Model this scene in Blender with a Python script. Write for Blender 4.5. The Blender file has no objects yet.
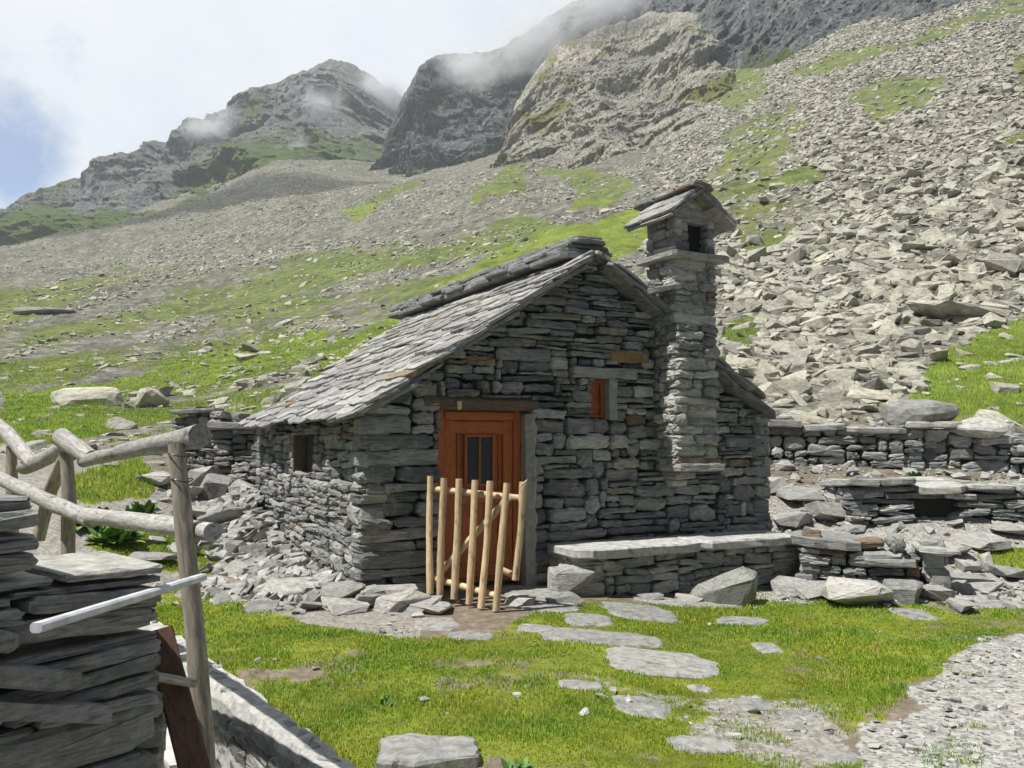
import bpy, bmesh, math, random
import numpy as np
from mathutils import Vector, Matrix, Euler

SC = bpy.context.scene
COL = SC.collection
R = random.Random(11)
NR = np.random.default_rng(7)

# ------------------------------------------------------------------ camera maths
F = 852.0
CAMZ = 1.5
PH = math.atan(56.0 / F)
CP, SP = math.cos(PH), math.sin(PH)


def ray(u, v):
    cx, cz = (u - 512.0) / F, (384.0 - v) / F
    return cx, CP - cz * SP, SP + cz * CP


def at(u, v, Y):
    x, y, z = ray(u, v)
    k = Y / y
    return Vector((x * k, Y, CAMZ + z * k))


def onz(u, v, z):
    x, y, dz = ray(u, v)
    k = (z - CAMZ) / dz
    return Vector((x * k, y * k, z))


def proj(P):
    P = np.asarray(P, float).reshape(-1, 3)
    dz = P[:, 2] - CAMZ
    d = P[:, 1] * CP + dz * SP
    d = np.where(np.abs(d) < 1e-6, 1e-6, d)
    up = -P[:, 1] * SP + dz * CP
    return 512 + F * P[:, 0] / d, 384 - F * up / d, d


# ------------------------------------------------------------------ numpy noise
def _hash(ix, iy, iz, seed):
    h = (ix * 374761393 + iy * 668265263 + iz * 2147483647 + seed * 1274126177) & 0xFFFFFFFF
    h = ((h ^ (h >> 13)) * 1274126177) & 0xFFFFFFFF
    h = (h ^ (h >> 16)) & 0xFFFFFFFF
    return h.astype(np.float64) / 4294967295.0


def vnoise(p, seed=0):
    p = np.asarray(p, float)
    i = np.floor(p).astype(np.int64)
    f = p - i
    w = f * f * f * (f * (f * 6 - 15) + 10)
    out = 0
    for dx in (0, 1):
        wx = w[:, 0] if dx else 1 - w[:, 0]
        for dy in (0, 1):
            wy = w[:, 1] if dy else 1 - w[:, 1]
            for dz in (0, 1):
                wz = w[:, 2] if dz else 1 - w[:, 2]
                out = out + wx * wy * wz * _hash(i[:, 0] + dx, i[:, 1] + dy, i[:, 2] + dz, seed)
    return out * 2 - 1


def fbm(p, octv=4, seed=0, ridged=False, gain=0.5):
    p = np.asarray(p, float)
    a, tot, out = 1.0, 0.0, 0
    for k in range(octv):
        n = vnoise(p * (2.03 ** k) + k * 17.3, seed + k)
        if ridged:
            n = 1 - 2 * np.abs(n)
        out = out + a * n
        tot += a
        a *= gain
    return out / tot


# ------------------------------------------------------------------ scene helpers
def tag(o, label=None, cat=None, group=None, kind=None):
    if label:
        o["label"] = label
    if cat:
        o["category"] = cat
    if group:
        o["group"] = group
    if kind:
        o["kind"] = kind
    return o


def empty(name, loc=(0, 0, 0), rz=0.0):
    o = bpy.data.objects.new(name, None)
    COL.objects.link(o)
    o.location = loc
    o.rotation_euler = (0, 0, rz)
    o.empty_display_size = 0.2
    return o


def link(name, me, parent=None):
    o = bpy.data.objects.new(name, me)
    COL.objects.link(o)
    if parent is not None:
        o.parent = parent
    return o


class MB:
    def __init__(self):
        self.V, self.F, self.n = [], [], 0
        self.G = []

    def add(self, V, Fc, grain=None):
        V = np.asarray(V, float).reshape(-1, 3)
        self.V.append(V)
        o = self.n
        self.F.extend([tuple(i + o for i in f) for f in Fc])
        self.n += len(V)
        self.G.append(np.zeros((len(V), 3)) if grain is None else grain)

    def mesh(self, name, mat, smooth=False):
        me = bpy.data.meshes.new(name)
        V = np.concatenate(self.V) if self.V else np.zeros((0, 3))
        me.from_pydata(V.tolist(), [], self.F)
        me.materials.append(mat)
        g = np.concatenate(self.G)
        if np.abs(g).max() > 0:
            at_ = me.attributes.new("grain", "FLOAT_VECTOR", "POINT")
            at_.data.foreach_set("vector", g.astype(np.float32).ravel())
        if smooth:
            me.polygons.foreach_set("use_smooth", [True] * len(me.polygons))
        me.update()
        return me

    def build(self, name, mat, parent=None, smooth=False):
        return link(name, self.mesh(name, mat, smooth), parent)


def np_mesh(name, V, Q, mat, smooth=False, attrs=None):
    """V (N,3), Q (M,k) equal-sized polygons"""
    me = bpy.data.meshes.new(name)
    V = np.asarray(V, np.float32)
    Q = np.asarray(Q, np.int32)
    M, k = Q.shape
    me.vertices.add(len(V))
    me.vertices.foreach_set("co", V.ravel())
    me.loops.add(M * k)
    me.loops.foreach_set("vertex_index", Q.ravel())
    me.polygons.add(M)
    me.polygons.foreach_set("loop_start", np.arange(M, dtype=np.int32) * k)
    me.polygons.foreach_set("loop_total", np.full(M, k, np.int32))
    me.polygons.foreach_set("use_smooth", np.full(M, bool(smooth)))
    me.materials.append(mat)
    for nm, arr in (attrs or {}).items():
        a = me.attributes.new(nm, "FLOAT", "POINT")
        a.data.foreach_set("value", np.asarray(arr, np.float32).ravel())
    me.update(calc_edges=True)
    me.validate()
    return me


# ------------------------------------------------------------------ materials
def new_mat(name):
    m = bpy.data.materials.new(name)
    m.use_nodes = True
    nt = m.node_tree
    b = nt.nodes["Principled BSDF"]
    return m, nt, b


def N(nt, typ, **kw):
    n = nt.nodes.new(typ)
    for k, v in kw.items():
        if hasattr(n, k):
            setattr(n, k, v)
        else:
            n.inputs[k].default_value = v
    return n


def ramp(nt, fac, stops, interp="LINEAR"):
    n = nt.nodes.new("ShaderNodeValToRGB")
    n.color_ramp.interpolation = interp
    e = n.color_ramp.elements
    while len(e) > 1:
        e.remove(e[-1])
    e[0].position = stops[0][0]
    e[0].color = (*stops[0][1], 1) if len(stops[0][1]) == 3 else stops[0][1]
    for p, c in stops[1:]:
        x = e.new(p)
        x.color = (*c, 1)
    nt.links.new(fac, n.inputs[0])
    return n.outputs[0]


def math_(nt, op, a, b=None, c=None, clamp=False):
    n = nt.nodes.new("ShaderNodeMath")
    n.operation = op
    n.use_clamp = clamp
    for i, x in enumerate((a, b, c)):
        if x is None:
            continue
        if isinstance(x, (int, float)):
            n.inputs[i].default_value = x
        else:
            nt.links.new(x, n.inputs[i])
    return n.outputs[0]


def mix(nt, fac, a, b, mode="MIX"):
    n = nt.nodes.new("ShaderNodeMix")
    n.data_type = "RGBA"
    n.blend_type = mode
    for sock, x in ((n.inputs[0], fac), (n.inputs[6], a), (n.inputs[7], b)):
        if isinstance(x, (int, float)):
            sock.default_value = x
        elif isinstance(x, tuple):
            sock.default_value = (*x, 1)
        else:
            nt.links.new(x, sock)
    return n.outputs[2]


def noise_tex(nt, vec, scale, detail=4.0, rough=0.55, dist=0.0):
    n = nt.nodes.new("ShaderNodeTexNoise")
    n.inputs["Scale"].default_value = scale
    n.inputs["Detail"].default_value = detail
    n.inputs["Roughness"].default_value = rough
    n.inputs["Distortion"].default_value = dist
    nt.links.new(vec, n.inputs["Vector"])
    return n.outputs["Fac"]


def mapping(nt, vec, scale=(1, 1, 1), rot=(0, 0, 0)):
    n = nt.nodes.new("ShaderNodeMapping")
    n.inputs["Scale"].default_value = scale
    n.inputs["Rotation"].default_value = rot
    nt.links.new(vec, n.inputs["Vector"])
    return n.outputs[0]


def bump(nt, h, strength, dist, normal=None):
    n = nt.nodes.new("ShaderNodeBump")
    n.inputs["Strength"].default_value = strength
    n.inputs["Distance"].default_value = dist
    nt.links.new(h, n.inputs["Height"])
    if normal is not None:
        nt.links.new(normal, n.inputs["Normal"])
    return n.outputs[0]


def stone_mat(name, cols, rust=0.0, lichen=0.25, fol=(1, 1, 7), scale=1.0, bumpd=0.02, light_spots=(0.42, 0.42, 0.37), rough=0.85):
    """schist: a tone per stone, layered grain, pale lichen, optional rusty stones"""
    m, nt, b = new_mat(name)
    tc = N(nt, "ShaderNodeTexCoord")
    oi = N(nt, "ShaderNodeObjectInfo")
    ge = N(nt, "ShaderNodeNewGeometry")
    rnd = math_(nt, "FRACT", math_(nt, "ADD", ge.outputs["Random Per Island"], oi.outputs["Random"]))
    vm = N(nt, "ShaderNodeVectorMath", operation="ADD")
    nt.links.new(tc.outputs["Object"], vm.inputs[0])
    cmb = N(nt, "ShaderNodeCombineXYZ")
    nt.links.new(math_(nt, "MULTIPLY", rnd, 37.0), cmb.inputs[0])
    nt.links.new(math_(nt, "MULTIPLY", rnd, 91.0), cmb.inputs[1])
    nt.links.new(cmb.outputs[0], vm.inputs[1])
    co = vm.outputs[0]
    n = len(cols)
    base = ramp(nt, rnd, [(i / max(1, n - 1), c) for i, c in enumerate(cols)])
    if rust > 0:
        r2 = math_(nt, "FRACT", math_(nt, "MULTIPLY", rnd, 53.7))
        isr = math_(nt, "GREATER_THAN", r2, 1 - rust)
        base = mix(nt, math_(nt, "MULTIPLY", isr, 0.75), base, (0.20, 0.125, 0.06))
    gr = noise_tex(nt, mapping(nt, co, fol), 9 * scale, 6, 0.65, 0.6)
    base = mix(nt, 1.0, base, ramp(nt, gr, [(0.28, (0.42, 0.42, 0.42)), (0.48, (0.95, 0.95, 0.95)), (0.7, (1.45, 1.43, 1.36))]), "MULTIPLY")
    lc = noise_tex(nt, co, 5 * scale, 5, 0.7)
    base = mix(nt, math_(nt, "MULTIPLY", ramp(nt, lc, [(0.52, (0, 0, 0)), (0.66, (1, 1, 1))]), lichen), base, light_spots)
    dk = noise_tex(nt, co, 2.3 * scale, 5, 0.7)
    base = mix(nt, math_(nt, "MULTIPLY", ramp(nt, dk, [(0.55, (0, 0, 0)), (0.7, (1, 1, 1))]), 0.5), base, (0.06, 0.06, 0.058))
    nt.links.new(base, b.inputs["Base Color"])
    b.inputs["Roughness"].default_value = rough
    h = math_(nt, "ADD", math_(nt, "MULTIPLY", gr, 0.7), math_(nt, "MULTIPLY", noise_tex(nt, co, 45 * scale, 4, 0.7), 0.3))
    nt.links.new(bump(nt, h, 0.8, bumpd), b.inputs["Normal"])
    return m


M = {}
M["wall"] = stone_mat("wall_schist", [(0.10, 0.107, 0.11), (0.24, 0.248, 0.25), (0.13, 0.137, 0.142), (0.36, 0.36, 0.345), (0.17, 0.178, 0.183), (0.28, 0.283, 0.275), (0.08, 0.086, 0.09), (0.46, 0.455, 0.425), (0.21, 0.222, 0.228), (0.12, 0.127, 0.13), (0.31, 0.30, 0.265)], rust=0.03, lichen=0.45, fol=(1, 1, 6))
M["slabwall"] = stone_mat("slab_wall_schist", [(0.17, 0.178, 0.175), (0.27, 0.272, 0.26), (0.21, 0.215, 0.205), (0.34, 0.335, 0.305), (0.13, 0.136, 0.135)], rust=0.0, lichen=0.4, fol=(1, 1, 6), scale=1.6, bumpd=0.015)
M["rubble"] = stone_mat("rubble_wall_stone", [(0.21, 0.215, 0.21), (0.13, 0.135, 0.135), (0.29, 0.285, 0.27), (0.17, 0.175, 0.175), (0.34, 0.335, 0.31), (0.10, 0.105, 0.105)], rust=0.02, lichen=0.3, fol=(1, 1, 3))
M["slate"] = stone_mat("roof_slate", [(0.25, 0.25, 0.247), (0.14, 0.143, 0.145), (0.30, 0.297, 0.285), (0.19, 0.192, 0.193), (0.37, 0.366, 0.355), (0.24, 0.228, 0.205), (0.165, 0.168, 0.17)], rust=0.03, lichen=0.45, fol=(1, 1, 3), bumpd=0.012)
M["ridge"] = stone_mat("ridge_slate", [(0.13, 0.135, 0.135), (0.19, 0.195, 0.19), (0.24, 0.24, 0.235), (0.16, 0.165, 0.165)], lichen=0.3, fol=(1, 1, 4), bumpd=0.012)
M["paving"] = stone_mat("paving_slab", [(0.21, 0.21, 0.20), (0.27, 0.268, 0.255), (0.235, 0.235, 0.22), (0.30, 0.295, 0.275)], lichen=0.35, fol=(1, 1, 1), scale=1.6, bumpd=0.014)
M["loose"] = stone_mat("loose_stone", [(0.26, 0.26, 0.25), (0.36, 0.352, 0.335), (0.17, 0.173, 0.17), (0.42, 0.41, 0.38), (0.29, 0.285, 0.265), (0.21, 0.21, 0.20)], rust=0.015, lichen=0.3, fol=(1, 1, 4))
M["scree"] = stone_mat("scree_rock", [(0.30, 0.29, 0.235), (0.38, 0.365, 0.295), (0.23, 0.225, 0.19), (0.34, 0.325, 0.26), (0.43, 0.415, 0.34), (0.19, 0.187, 0.165)], rust=0.0, lichen=0.25, fol=(1, 1, 2), scale=0.7, bumpd=0.05, light_spots=(0.55, 0.53, 0.43))
M["bench"] = stone_mat("bench_slab", [(0.40, 0.40, 0.385), (0.46, 0.455, 0.44)], lichen=0.3, fol=(1, 1, 1), scale=1.3, bumpd=0.012)
M["chimney"] = stone_mat("chimney_stone", [(0.24, 0.243, 0.24), (0.40, 0.395, 0.37), (0.16, 0.165, 0.168), (0.48, 0.47, 0.44), (0.29, 0.288, 0.275)], rust=0.05, lichen=0.5)


def simple(name, col, rough=0.8, nscale=12, var=0.25, bd=0.004, spec=None):
    m, nt, b = new_mat(name)
    tc = N(nt, "ShaderNodeTexCoord")
    n1 = noise_tex(nt, tc.outputs["Object"], nscale, 6, 0.65)
    c = mix(nt, 1.0, col, ramp(nt, n1, [(0.3, (1 - var,) * 3), (0.7, (1 + var,) * 3)]), "MULTIPLY")
    nt.links.new(c, b.inputs["Base Color"])
    b.inputs["Roughness"].default_value = rough
    if bd:
        nt.links.new(bump(nt, n1, 0.7, bd), b.inputs["Normal"])
    return m


M["core"] = simple("wall_core", (0.10, 0.10, 0.095), 0.95)
M["mortar"] = simple("lime_mortar", (0.37, 0.365, 0.345), 0.95, 16, 0.4, 0.014)
M["jamb"] = simple("jamb_mortar", (0.30, 0.295, 0.27), 0.95, 18, 0.25, 0.01)
M["concrete"] = simple("pale_concrete", (0.50, 0.49, 0.46), 0.95, 9, 0.2, 0.006)
M["board"] = simple("white_board", (0.50, 0.51, 0.53), 0.55, 14, 0.28, 0.002)
M["dark"] = simple("unlit_depth", (0.015, 0.014, 0.013), 0.9, 5, 0.1, 0)  # near-black fill standing for the unlit depth behind openings
M["brass"] = simple("door_handle_metal", (0.12, 0.11, 0.10), 0.35, 5, 0.1, 0)
M["brass"].node_tree.nodes["Principled BSDF"].inputs["Metallic"].default_value = 1.0


def wood_mat(name, light, dark, rough=0.7, knots=0.3, stretch=0.16):
    m, nt, b = new_mat(name)
    a = N(nt, "ShaderNodeAttribute", attribute_name="grain")
    oi = N(nt, "ShaderNodeObjectInfo")
    vm = N(nt, "ShaderNodeVectorMath", operation="ADD")
    nt.links.new(a.outputs["Vector"], vm.inputs[0])
    cm = N(nt, "ShaderNodeCombineXYZ")
    nt.links.new(math_(nt, "MULTIPLY", oi.outputs["Random"], 50.0), cm.inputs[2])
    nt.links.new(cm.outputs[0], vm.inputs[1])
    co = vm.outputs[0]
    g = noise_tex(nt, mapping(nt, co, (1, 1, stretch)), 60, 5, 0.6, 0.8)
    c = ramp(nt, g, [(0.3, dark), (0.62, light)])
    k = noise_tex(nt, mapping(nt, co, (1, 1, 0.5)), 14, 4, 0.6)
    c = mix(nt, math_(nt, "MULTIPLY", ramp(nt, k, [(0.58, (0, 0, 0)), (0.7, (1, 1, 1))]), knots), c, tuple(x * 0.45 for x in dark))
    tone = math_(nt, "ADD", 0.82, math_(nt, "MULTIPLY", oi.outputs["Random"], 0.34))
    cmb = N(nt, "ShaderNodeCombineXYZ")
    for i in range(3):
        nt.links.new(tone, cmb.inputs[i])
    c = mix(nt, 1.0, c, cmb.outputs[0], "MULTIPLY")
    nt.links.new(c, b.inputs["Base Color"])
    b.inputs["Roughness"].default_value = rough
    nt.links.new(bump(nt, g, 0.6, 0.004), b.inputs["Normal"])
    return m


M["log"] = wood_mat("weathered_log", (0.40, 0.39, 0.365), (0.15, 0.142, 0.13), 0.85, 0.9)
M["post"] = wood_mat("fence_post_wood", (0.34, 0.305, 0.25), (0.15, 0.13, 0.10), 0.85, 0.8)
M["picket"] = wood_mat("fresh_picket_wood", (0.66, 0.51, 0.32), (0.40, 0.28, 0.15), 0.75, 0.75)
M["door"] = wood_mat("red_brown_door_wood", (0.44, 0.115, 0.014), (0.25, 0.055, 0.008), 0.5, 0.35)
M["beam"] = wood_mat("old_lintel_wood", (0.14, 0.10, 0.065), (0.06, 0.043, 0.03), 0.85, 0.4)
M["plank"] = wood_mat("brown_plank_wood", (0.12, 0.062, 0.036), (0.045, 0.025, 0.016), 0.8, 0.5)

m, nt, b = new_mat("door_glass")
b.inputs["Base Color"].default_value = (0.02, 0.024, 0.025, 1)
b.inputs["Roughness"].default_value = 0.04
M["glass"] = m

# grass blades
m, nt, b = new_mat("grass_blade")
ge = N(nt, "ShaderNodeNewGeometry")
tone = noise_tex(nt, ge.outputs["Position"], 1.7, 6, 0.7)
c1 = ramp(nt, ge.outputs["Random Per Island"], [(0, (0.10, 0.22, 0.014)), (0.45, (0.23, 0.39, 0.018)), (0.75, (0.34, 0.46, 0.026)), (0.9, (0.48, 0.47, 0.08)), (1.0, (0.56, 0.49, 0.20))])
c2 = ramp(nt, tone, [(0.34, (1.2, 0.95, 0.95)), (0.5, (1, 1, 1)), (0.64, (0.46, 0.72, 0.7))])
cc = mix(nt, 1.0, c1, c2, "MULTIPLY")
nt.links.new(cc, b.inputs["Base Color"])
b.inputs["Roughness"].default_value = 0.6
tr = N(nt, "ShaderNodeBsdfTranslucent")
nt.links.new(cc, tr.inputs["Color"])
ms = N(nt, "ShaderNodeMixShader")
ms.inputs[0].default_value = 0.35
nt.links.new(b.outputs[0], ms.inputs[1])
nt.links.new(tr.outputs[0], ms.inputs[2])
nt.links.new(ms.outputs[0], nt.nodes["Material Output"].inputs[0])
M["grass"] = m

m, nt, b = new_mat("weed_leaf")
ge = N(nt, "ShaderNodeNewGeometry")
nt.links.new(ramp(nt, ge.outputs["Random Per Island"], [(0, (0.05, 0.13, 0.02)), (0.6, (0.10, 0.22, 0.03)), (1, (0.16, 0.27, 0.05))]), b.inputs["Base Color"])
b.inputs["Roughness"].default_value = 0.5
M["leaf"] = m


def ground_mat():
    m, nt, b = new_mat("hillside_ground")
    ge = N(nt, "ShaderNodeNewGeometry")
    P = ge.outputs["Position"]
    g = N(nt, "ShaderNodeAttribute", attribute_name="grass").outputs["Fac"]
    dv = N(nt, "ShaderNodeAttribute", attribute_name="gravel").outputs["Fac"]
    far = N(nt, "ShaderNodeAttribute", attribute_name="far").outputs["Fac"]
    n1 = noise_tex(nt, P, 1.1, 8, 0.7)
    n2 = noise_tex(nt, P, 0.07, 6, 0.65)
    n3 = noise_tex(nt, P, 9.0, 6, 0.7)
    # scree / soil
    wv = nt.nodes.new("ShaderNodeVectorMath")
    wv.operation = "ADD"
    nt.links.new(P, wv.inputs[0])
    nc = nt.nodes.new("ShaderNodeTexNoise")
    nc.inputs["Scale"].default_value = 1.2
    nc.inputs["Detail"].default_value = 4
    nt.links.new(P, nc.inputs["Vector"])
    nt.links.new(nc.outputs["Color"], wv.inputs[1])
    vo = nt.nodes.new("ShaderNodeTexVoronoi")
    vo.inputs["Scale"].default_value = 1.3
    nt.links.new(wv.outputs[0], vo.inputs["Vector"])
    ve = nt.nodes.new("ShaderNodeTexVoronoi")
    ve.feature = "DISTANCE_TO_EDGE"
    ve.inputs["Scale"].default_value = 1.3
    nt.links.new(wv.outputs[0], ve.inputs["Vector"])
    cell = ramp(nt, math_(nt, "FRACT", math_(nt, "MULTIPLY", vo.outputs["Color"], 3.3)), [(0, (0.11, 0.108, 0.092)), (0.5, (0.20, 0.193, 0.16)), (1, (0.31, 0.30, 0.25))])
    crack = ramp(nt, ve.outputs["Distance"], [(0.0, (0.45, 0.45, 0.43)), (0.12, (0.9, 0.9, 0.9)), (0.3, (1.0, 1.0, 1.0))])
    n7 = noise_tex(nt, P, 0.9, 9, 0.8)
    scree = mix(nt, 1.0, cell, crack, "MULTIPLY")
    scree = mix(nt, 0.6, scree, ramp(nt, n7, [(0.36, (0.045, 0.045, 0.038)), (0.5, (0.14, 0.137, 0.115)), (0.62, (0.30, 0.29, 0.245))]))
    scree = mix(nt, 1.0, scree, ramp(nt, noise_tex(nt, P, 0.14, 10, 0.8), [(0.36, (0.6, 0.6, 0.6)), (0.5, (1, 1, 1)), (0.64, (1.4, 1.4, 1.36))]), "MULTIPLY")
    scree = mix(nt, 1.0, scree, ramp(nt, n3, [(0.3, (0.6, 0.6, 0.6)), (0.7, (1.3, 1.3, 1.25))]), "MULTIPLY")
    vo2 = nt.nodes.new("ShaderNodeTexVoronoi")
    vo2.inputs["Scale"].default_value = 38
    nt.links.new(P, vo2.inputs["Vector"])
    grav = ramp(nt, math_(nt, "FRACT", math_(nt, "MULTIPLY", vo2.outputs["Color"], 2.3)), [(0, (0.17, 0.167, 0.15)), (0.5, (0.31, 0.305, 0.285)), (1, (0.44, 0.435, 0.41))])
    soil = ramp(nt, n3, [(0.3, (0.11, 0.085, 0.06)), (0.7, (0.24, 0.20, 0.15))])
    dvn = math_(nt, "ADD", dv, math_(nt, "MULTIPLY", math_(nt, "SUBTRACT", n3, 0.5), 1.2), clamp=True)
    near = mix(nt, dvn, soil, grav)
    bare = mix(nt, far, near, scree)
    # grass
    n4 = noise_tex(nt, P, 3.5, 8, 0.75)
    gcol = ramp(nt, n4, [(0.3, (0.075, 0.10, 0.018)), (0.5, (0.14, 0.19, 0.024)), (0.7, (0.21, 0.25, 0.04))])
    gcol2 = ramp(nt, n4, [(0.3, (0.07, 0.075, 0.03)), (0.5, (0.12, 0.145, 0.038)), (0.7, (0.20, 0.20, 0.085))])
    gcol3 = ramp(nt, n4, [(0.3, (0.055, 0.072, 0.022)), (0.5, (0.105, 0.138, 0.035)), (0.7, (0.175, 0.19, 0.075))])
    lush = N(nt, "ShaderNodeAttribute", attribute_name="lush").outputs["Fac"]
    gcol3 = mix(nt, ramp(nt, n2, [(0.42, (0, 0, 0)), (0.58, (1, 1, 1))]), gcol3, gcol2)
    gcol = mix(nt, lush, gcol3, gcol)
    gcol = mix(nt, math_(nt, "SUBTRACT", 1.0, far), gcol, ramp(nt, n3, [(0.3, (0.10, 0.12, 0.016)), (0.7, (0.21, 0.24, 0.03))]))
    n6 = noise_tex(nt, P, 0.45, 7, 0.75)
    gcol = mix(nt, 1.0, gcol, ramp(nt, n6, [(0.33, (0.5, 0.52, 0.5)), (0.5, (1, 1, 1)), (0.67, (1.5, 1.4, 1.5))]), "MULTIPLY")
    mask = math_(nt, "ADD", g, math_(nt, "MULTIPLY", math_(nt, "ADD", math_(nt, "SUBTRACT", noise_tex(nt, P, 2.2, 8, 0.75), 0.5), math_(nt, "MULTIPLY", math_(nt, "SUBTRACT", noise_tex(nt, P, 0.35, 7, 0.75), 0.5), far)), 2.0))
    mask = ramp(nt, mask, [(0.42, (0, 0, 0)), (0.58, (1, 1, 1))])
    col = mix(nt, mask, bare, gcol)
    nt.links.new(col, b.inputs["Base Color"])
    b.inputs["Roughness"].default_value = 0.95
    b.inputs["Specular IOR Level"].default_value = 0.2
    hn = bump(nt, n3, 0.5, 0.03)
    hs = math_(nt, "MULTIPLY", math_(nt, "MINIMUM", ve.outputs["Distance"], 0.25), math_(nt, "MULTIPLY", far, math_(nt, "SUBTRACT", 1.0, math_(nt, "MULTIPLY", mask, 0.85))))
    nt.links.new(bump(nt, hs, 0.35, 0.5, hn), b.inputs["Normal"])
    return m


M["ground"] = ground_mat()


def cliff_mat(name, lo, mid, hi, green=(0.11, 0.15, 0.045), sc=1.0):
    m, nt, b = new_mat(name)
    ge = N(nt, "ShaderNodeNewGeometry")
    P = ge.outputs["Position"]
    g = N(nt, "ShaderNodeAttribute", attribute_name="grass").outputs["Fac"]
    st = mapping(nt, P, (1, 1, 0.4), (0.35, 0.5, 0.3))
    n1 = noise_tex(nt, st, 0.22 * sc, 12, 0.78, 1.2)
    n2 = noise_tex(nt, P, 0.03 * sc, 6, 0.6)
    n3 = noise_tex(nt, mapping(nt, P, (1.6, 1.6, 0.3), (0.2, -0.45, 0)), 0.5 * sc, 8, 0.7, 0.8)
    c = ramp(nt, n1, [(0.36, lo), (0.5, mid), (0.64, hi)])
    c = mix(nt, 1.0, c, ramp(nt, n2, [(0.35, (0.75, 0.76, 0.78)), (0.65, (1.2, 1.18, 1.12))]), "MULTIPLY")
    c = mix(nt, 1.0, c, ramp(nt, n3, [(0.34, (0.35, 0.36, 0.37)), (0.5, (1, 1, 1)), (0.66, (1.35, 1.34, 1.3))]), "MULTIPLY")
    n5 = noise_tex(nt, mapping(nt, P, (1, 1, 0.6), (0.4, 0.3, 0)), 1.5 * sc, 6, 0.75)
    c = mix(nt, 1.0, c, ramp(nt, n5, [(0.36, (0.45, 0.45, 0.46)), (0.5, (1, 1, 1)), (0.64, (1.5, 1.5, 1.45))]), "MULTIPLY")
    mk = math_(nt, "ADD", g, math_(nt, "MULTIPLY", math_(nt, "SUBTRACT", noise_tex(nt, P, 0.12, 9, 0.75), 0.5), 1.6))
    gcol = mix(nt, noise_tex(nt, P, 0.25, 6, 0.7), tuple(x * 0.75 for x in green), tuple(x * 1.3 for x in green))
    c = mix(nt, ramp(nt, mk, [(0.42, (0, 0, 0)), (0.6, (1, 1, 1))]), c, gcol)
    nt.links.new(c, b.inputs["Base Color"])
    b.inputs["Roughness"].default_value = 0.95
    b.inputs["Specular IOR Level"].default_value = 0.2
    nt.links.new(bump(nt, math_(nt, "ADD", n1, n3), 0.8, 2.2), b.inputs["Normal"])
    return m


M["cliff_grey"] = cliff_mat("grey_mountain_rock", (0.10, 0.105, 0.11), (0.19, 0.195, 0.195), (0.30, 0.295, 0.275))
M["cliff_shaded"] = cliff_mat("shaded_cliff_rock", (0.07, 0.08, 0.085), (0.15, 0.162, 0.168), (0.26, 0.268, 0.265), (0.11, 0.14, 0.045))  # rock tone lowered to carry the cloud shade on the cliffs
M["cliff_pale"] = cliff_mat("pale_outcrop_rock", (0.30, 0.29, 0.25), (0.46, 0.44, 0.385), (0.62, 0.60, 0.53), (0.25, 0.25, 0.095), 1.8)

# ------------------------------------------------------------------ terrain height table
FLAT = {}
COLS = {
    -700: (7.5, [(455, 12), (420, 21), (385, 38), (345, 75), (310, 140), (290, 260), (285, 430)]),
    0: (8, [(470, 11.5), (430, 17.5), (390, 30), (340, 60), (300, 110), (268, 200), (248, 330), (240, 430)]),
    115: (8.5, [(470, 12), (432, 17.5), (390, 30), (335, 60), (290, 110), (255, 190), (225, 330), (212, 430)]),
    200: (9.5, [(480, 13), (440, 17), (405, 25), (350, 48), (300, 90), (255, 160), (212, 290), (190, 430)]),
    280: (10.5, [(500, 12.5), (430, 18.5), (350, 45), (290, 85), (240, 150), (200, 240), (160, 370), (150, 430)]),
    400: (11, [(490, 13), (415, 19), (350, 38), (285, 75), (232, 125), (203, 180), (182, 300), (165, 430)]),
    500: (11, [(490, 13), (405, 19), (340, 36), (262, 68), (212, 112), (180, 160), (160, 250), (150, 430)]),
    600: (11, [(490, 13), (405, 18), (320, 35), (240, 60), (208, 90), (188, 135), (172, 180), (150, 430)]),
    700: (11, [(490, 13), (425, 16.5), (330, 30), (250, 50), (195, 80), (165, 110), (122, 160), (88, 210), (85, 430)]),
    800: (11, [(480, 13.2), (432, 15.5), (350, 25), (270, 40), (190, 65), (130, 95), (90, 130), (64, 168), (62, 430)]),
    900: (10.2, [(520, 11.6), (470, 13.6), (432, 15), (350, 24), (270, 36), (180, 58), (110, 88), (70, 115), (38, 152), (37, 430)]),
    1024: (10.2, [(520, 11.6), (470, 13.4), (435, 14.6), (350, 23), (270, 33), (180, 50), (100, 75), (50, 100), (18, 135), (15, 430)]),
    1700: (10.0, [(520, 11.6), (470, 13.4), (430, 15), (350, 22), (250, 33), (150, 50), (60, 80), (0, 110), (-30, 150), (-30, 430)]),
}
LY0, LY1, NLY = math.log(0.5), math.log(430), 500
A0, A1, NA = -2.4, 2.4, 720
LYS = np.linspace(LY0, LY1, NLY)
AS = np.linspace(A0, A1, NA)


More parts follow.
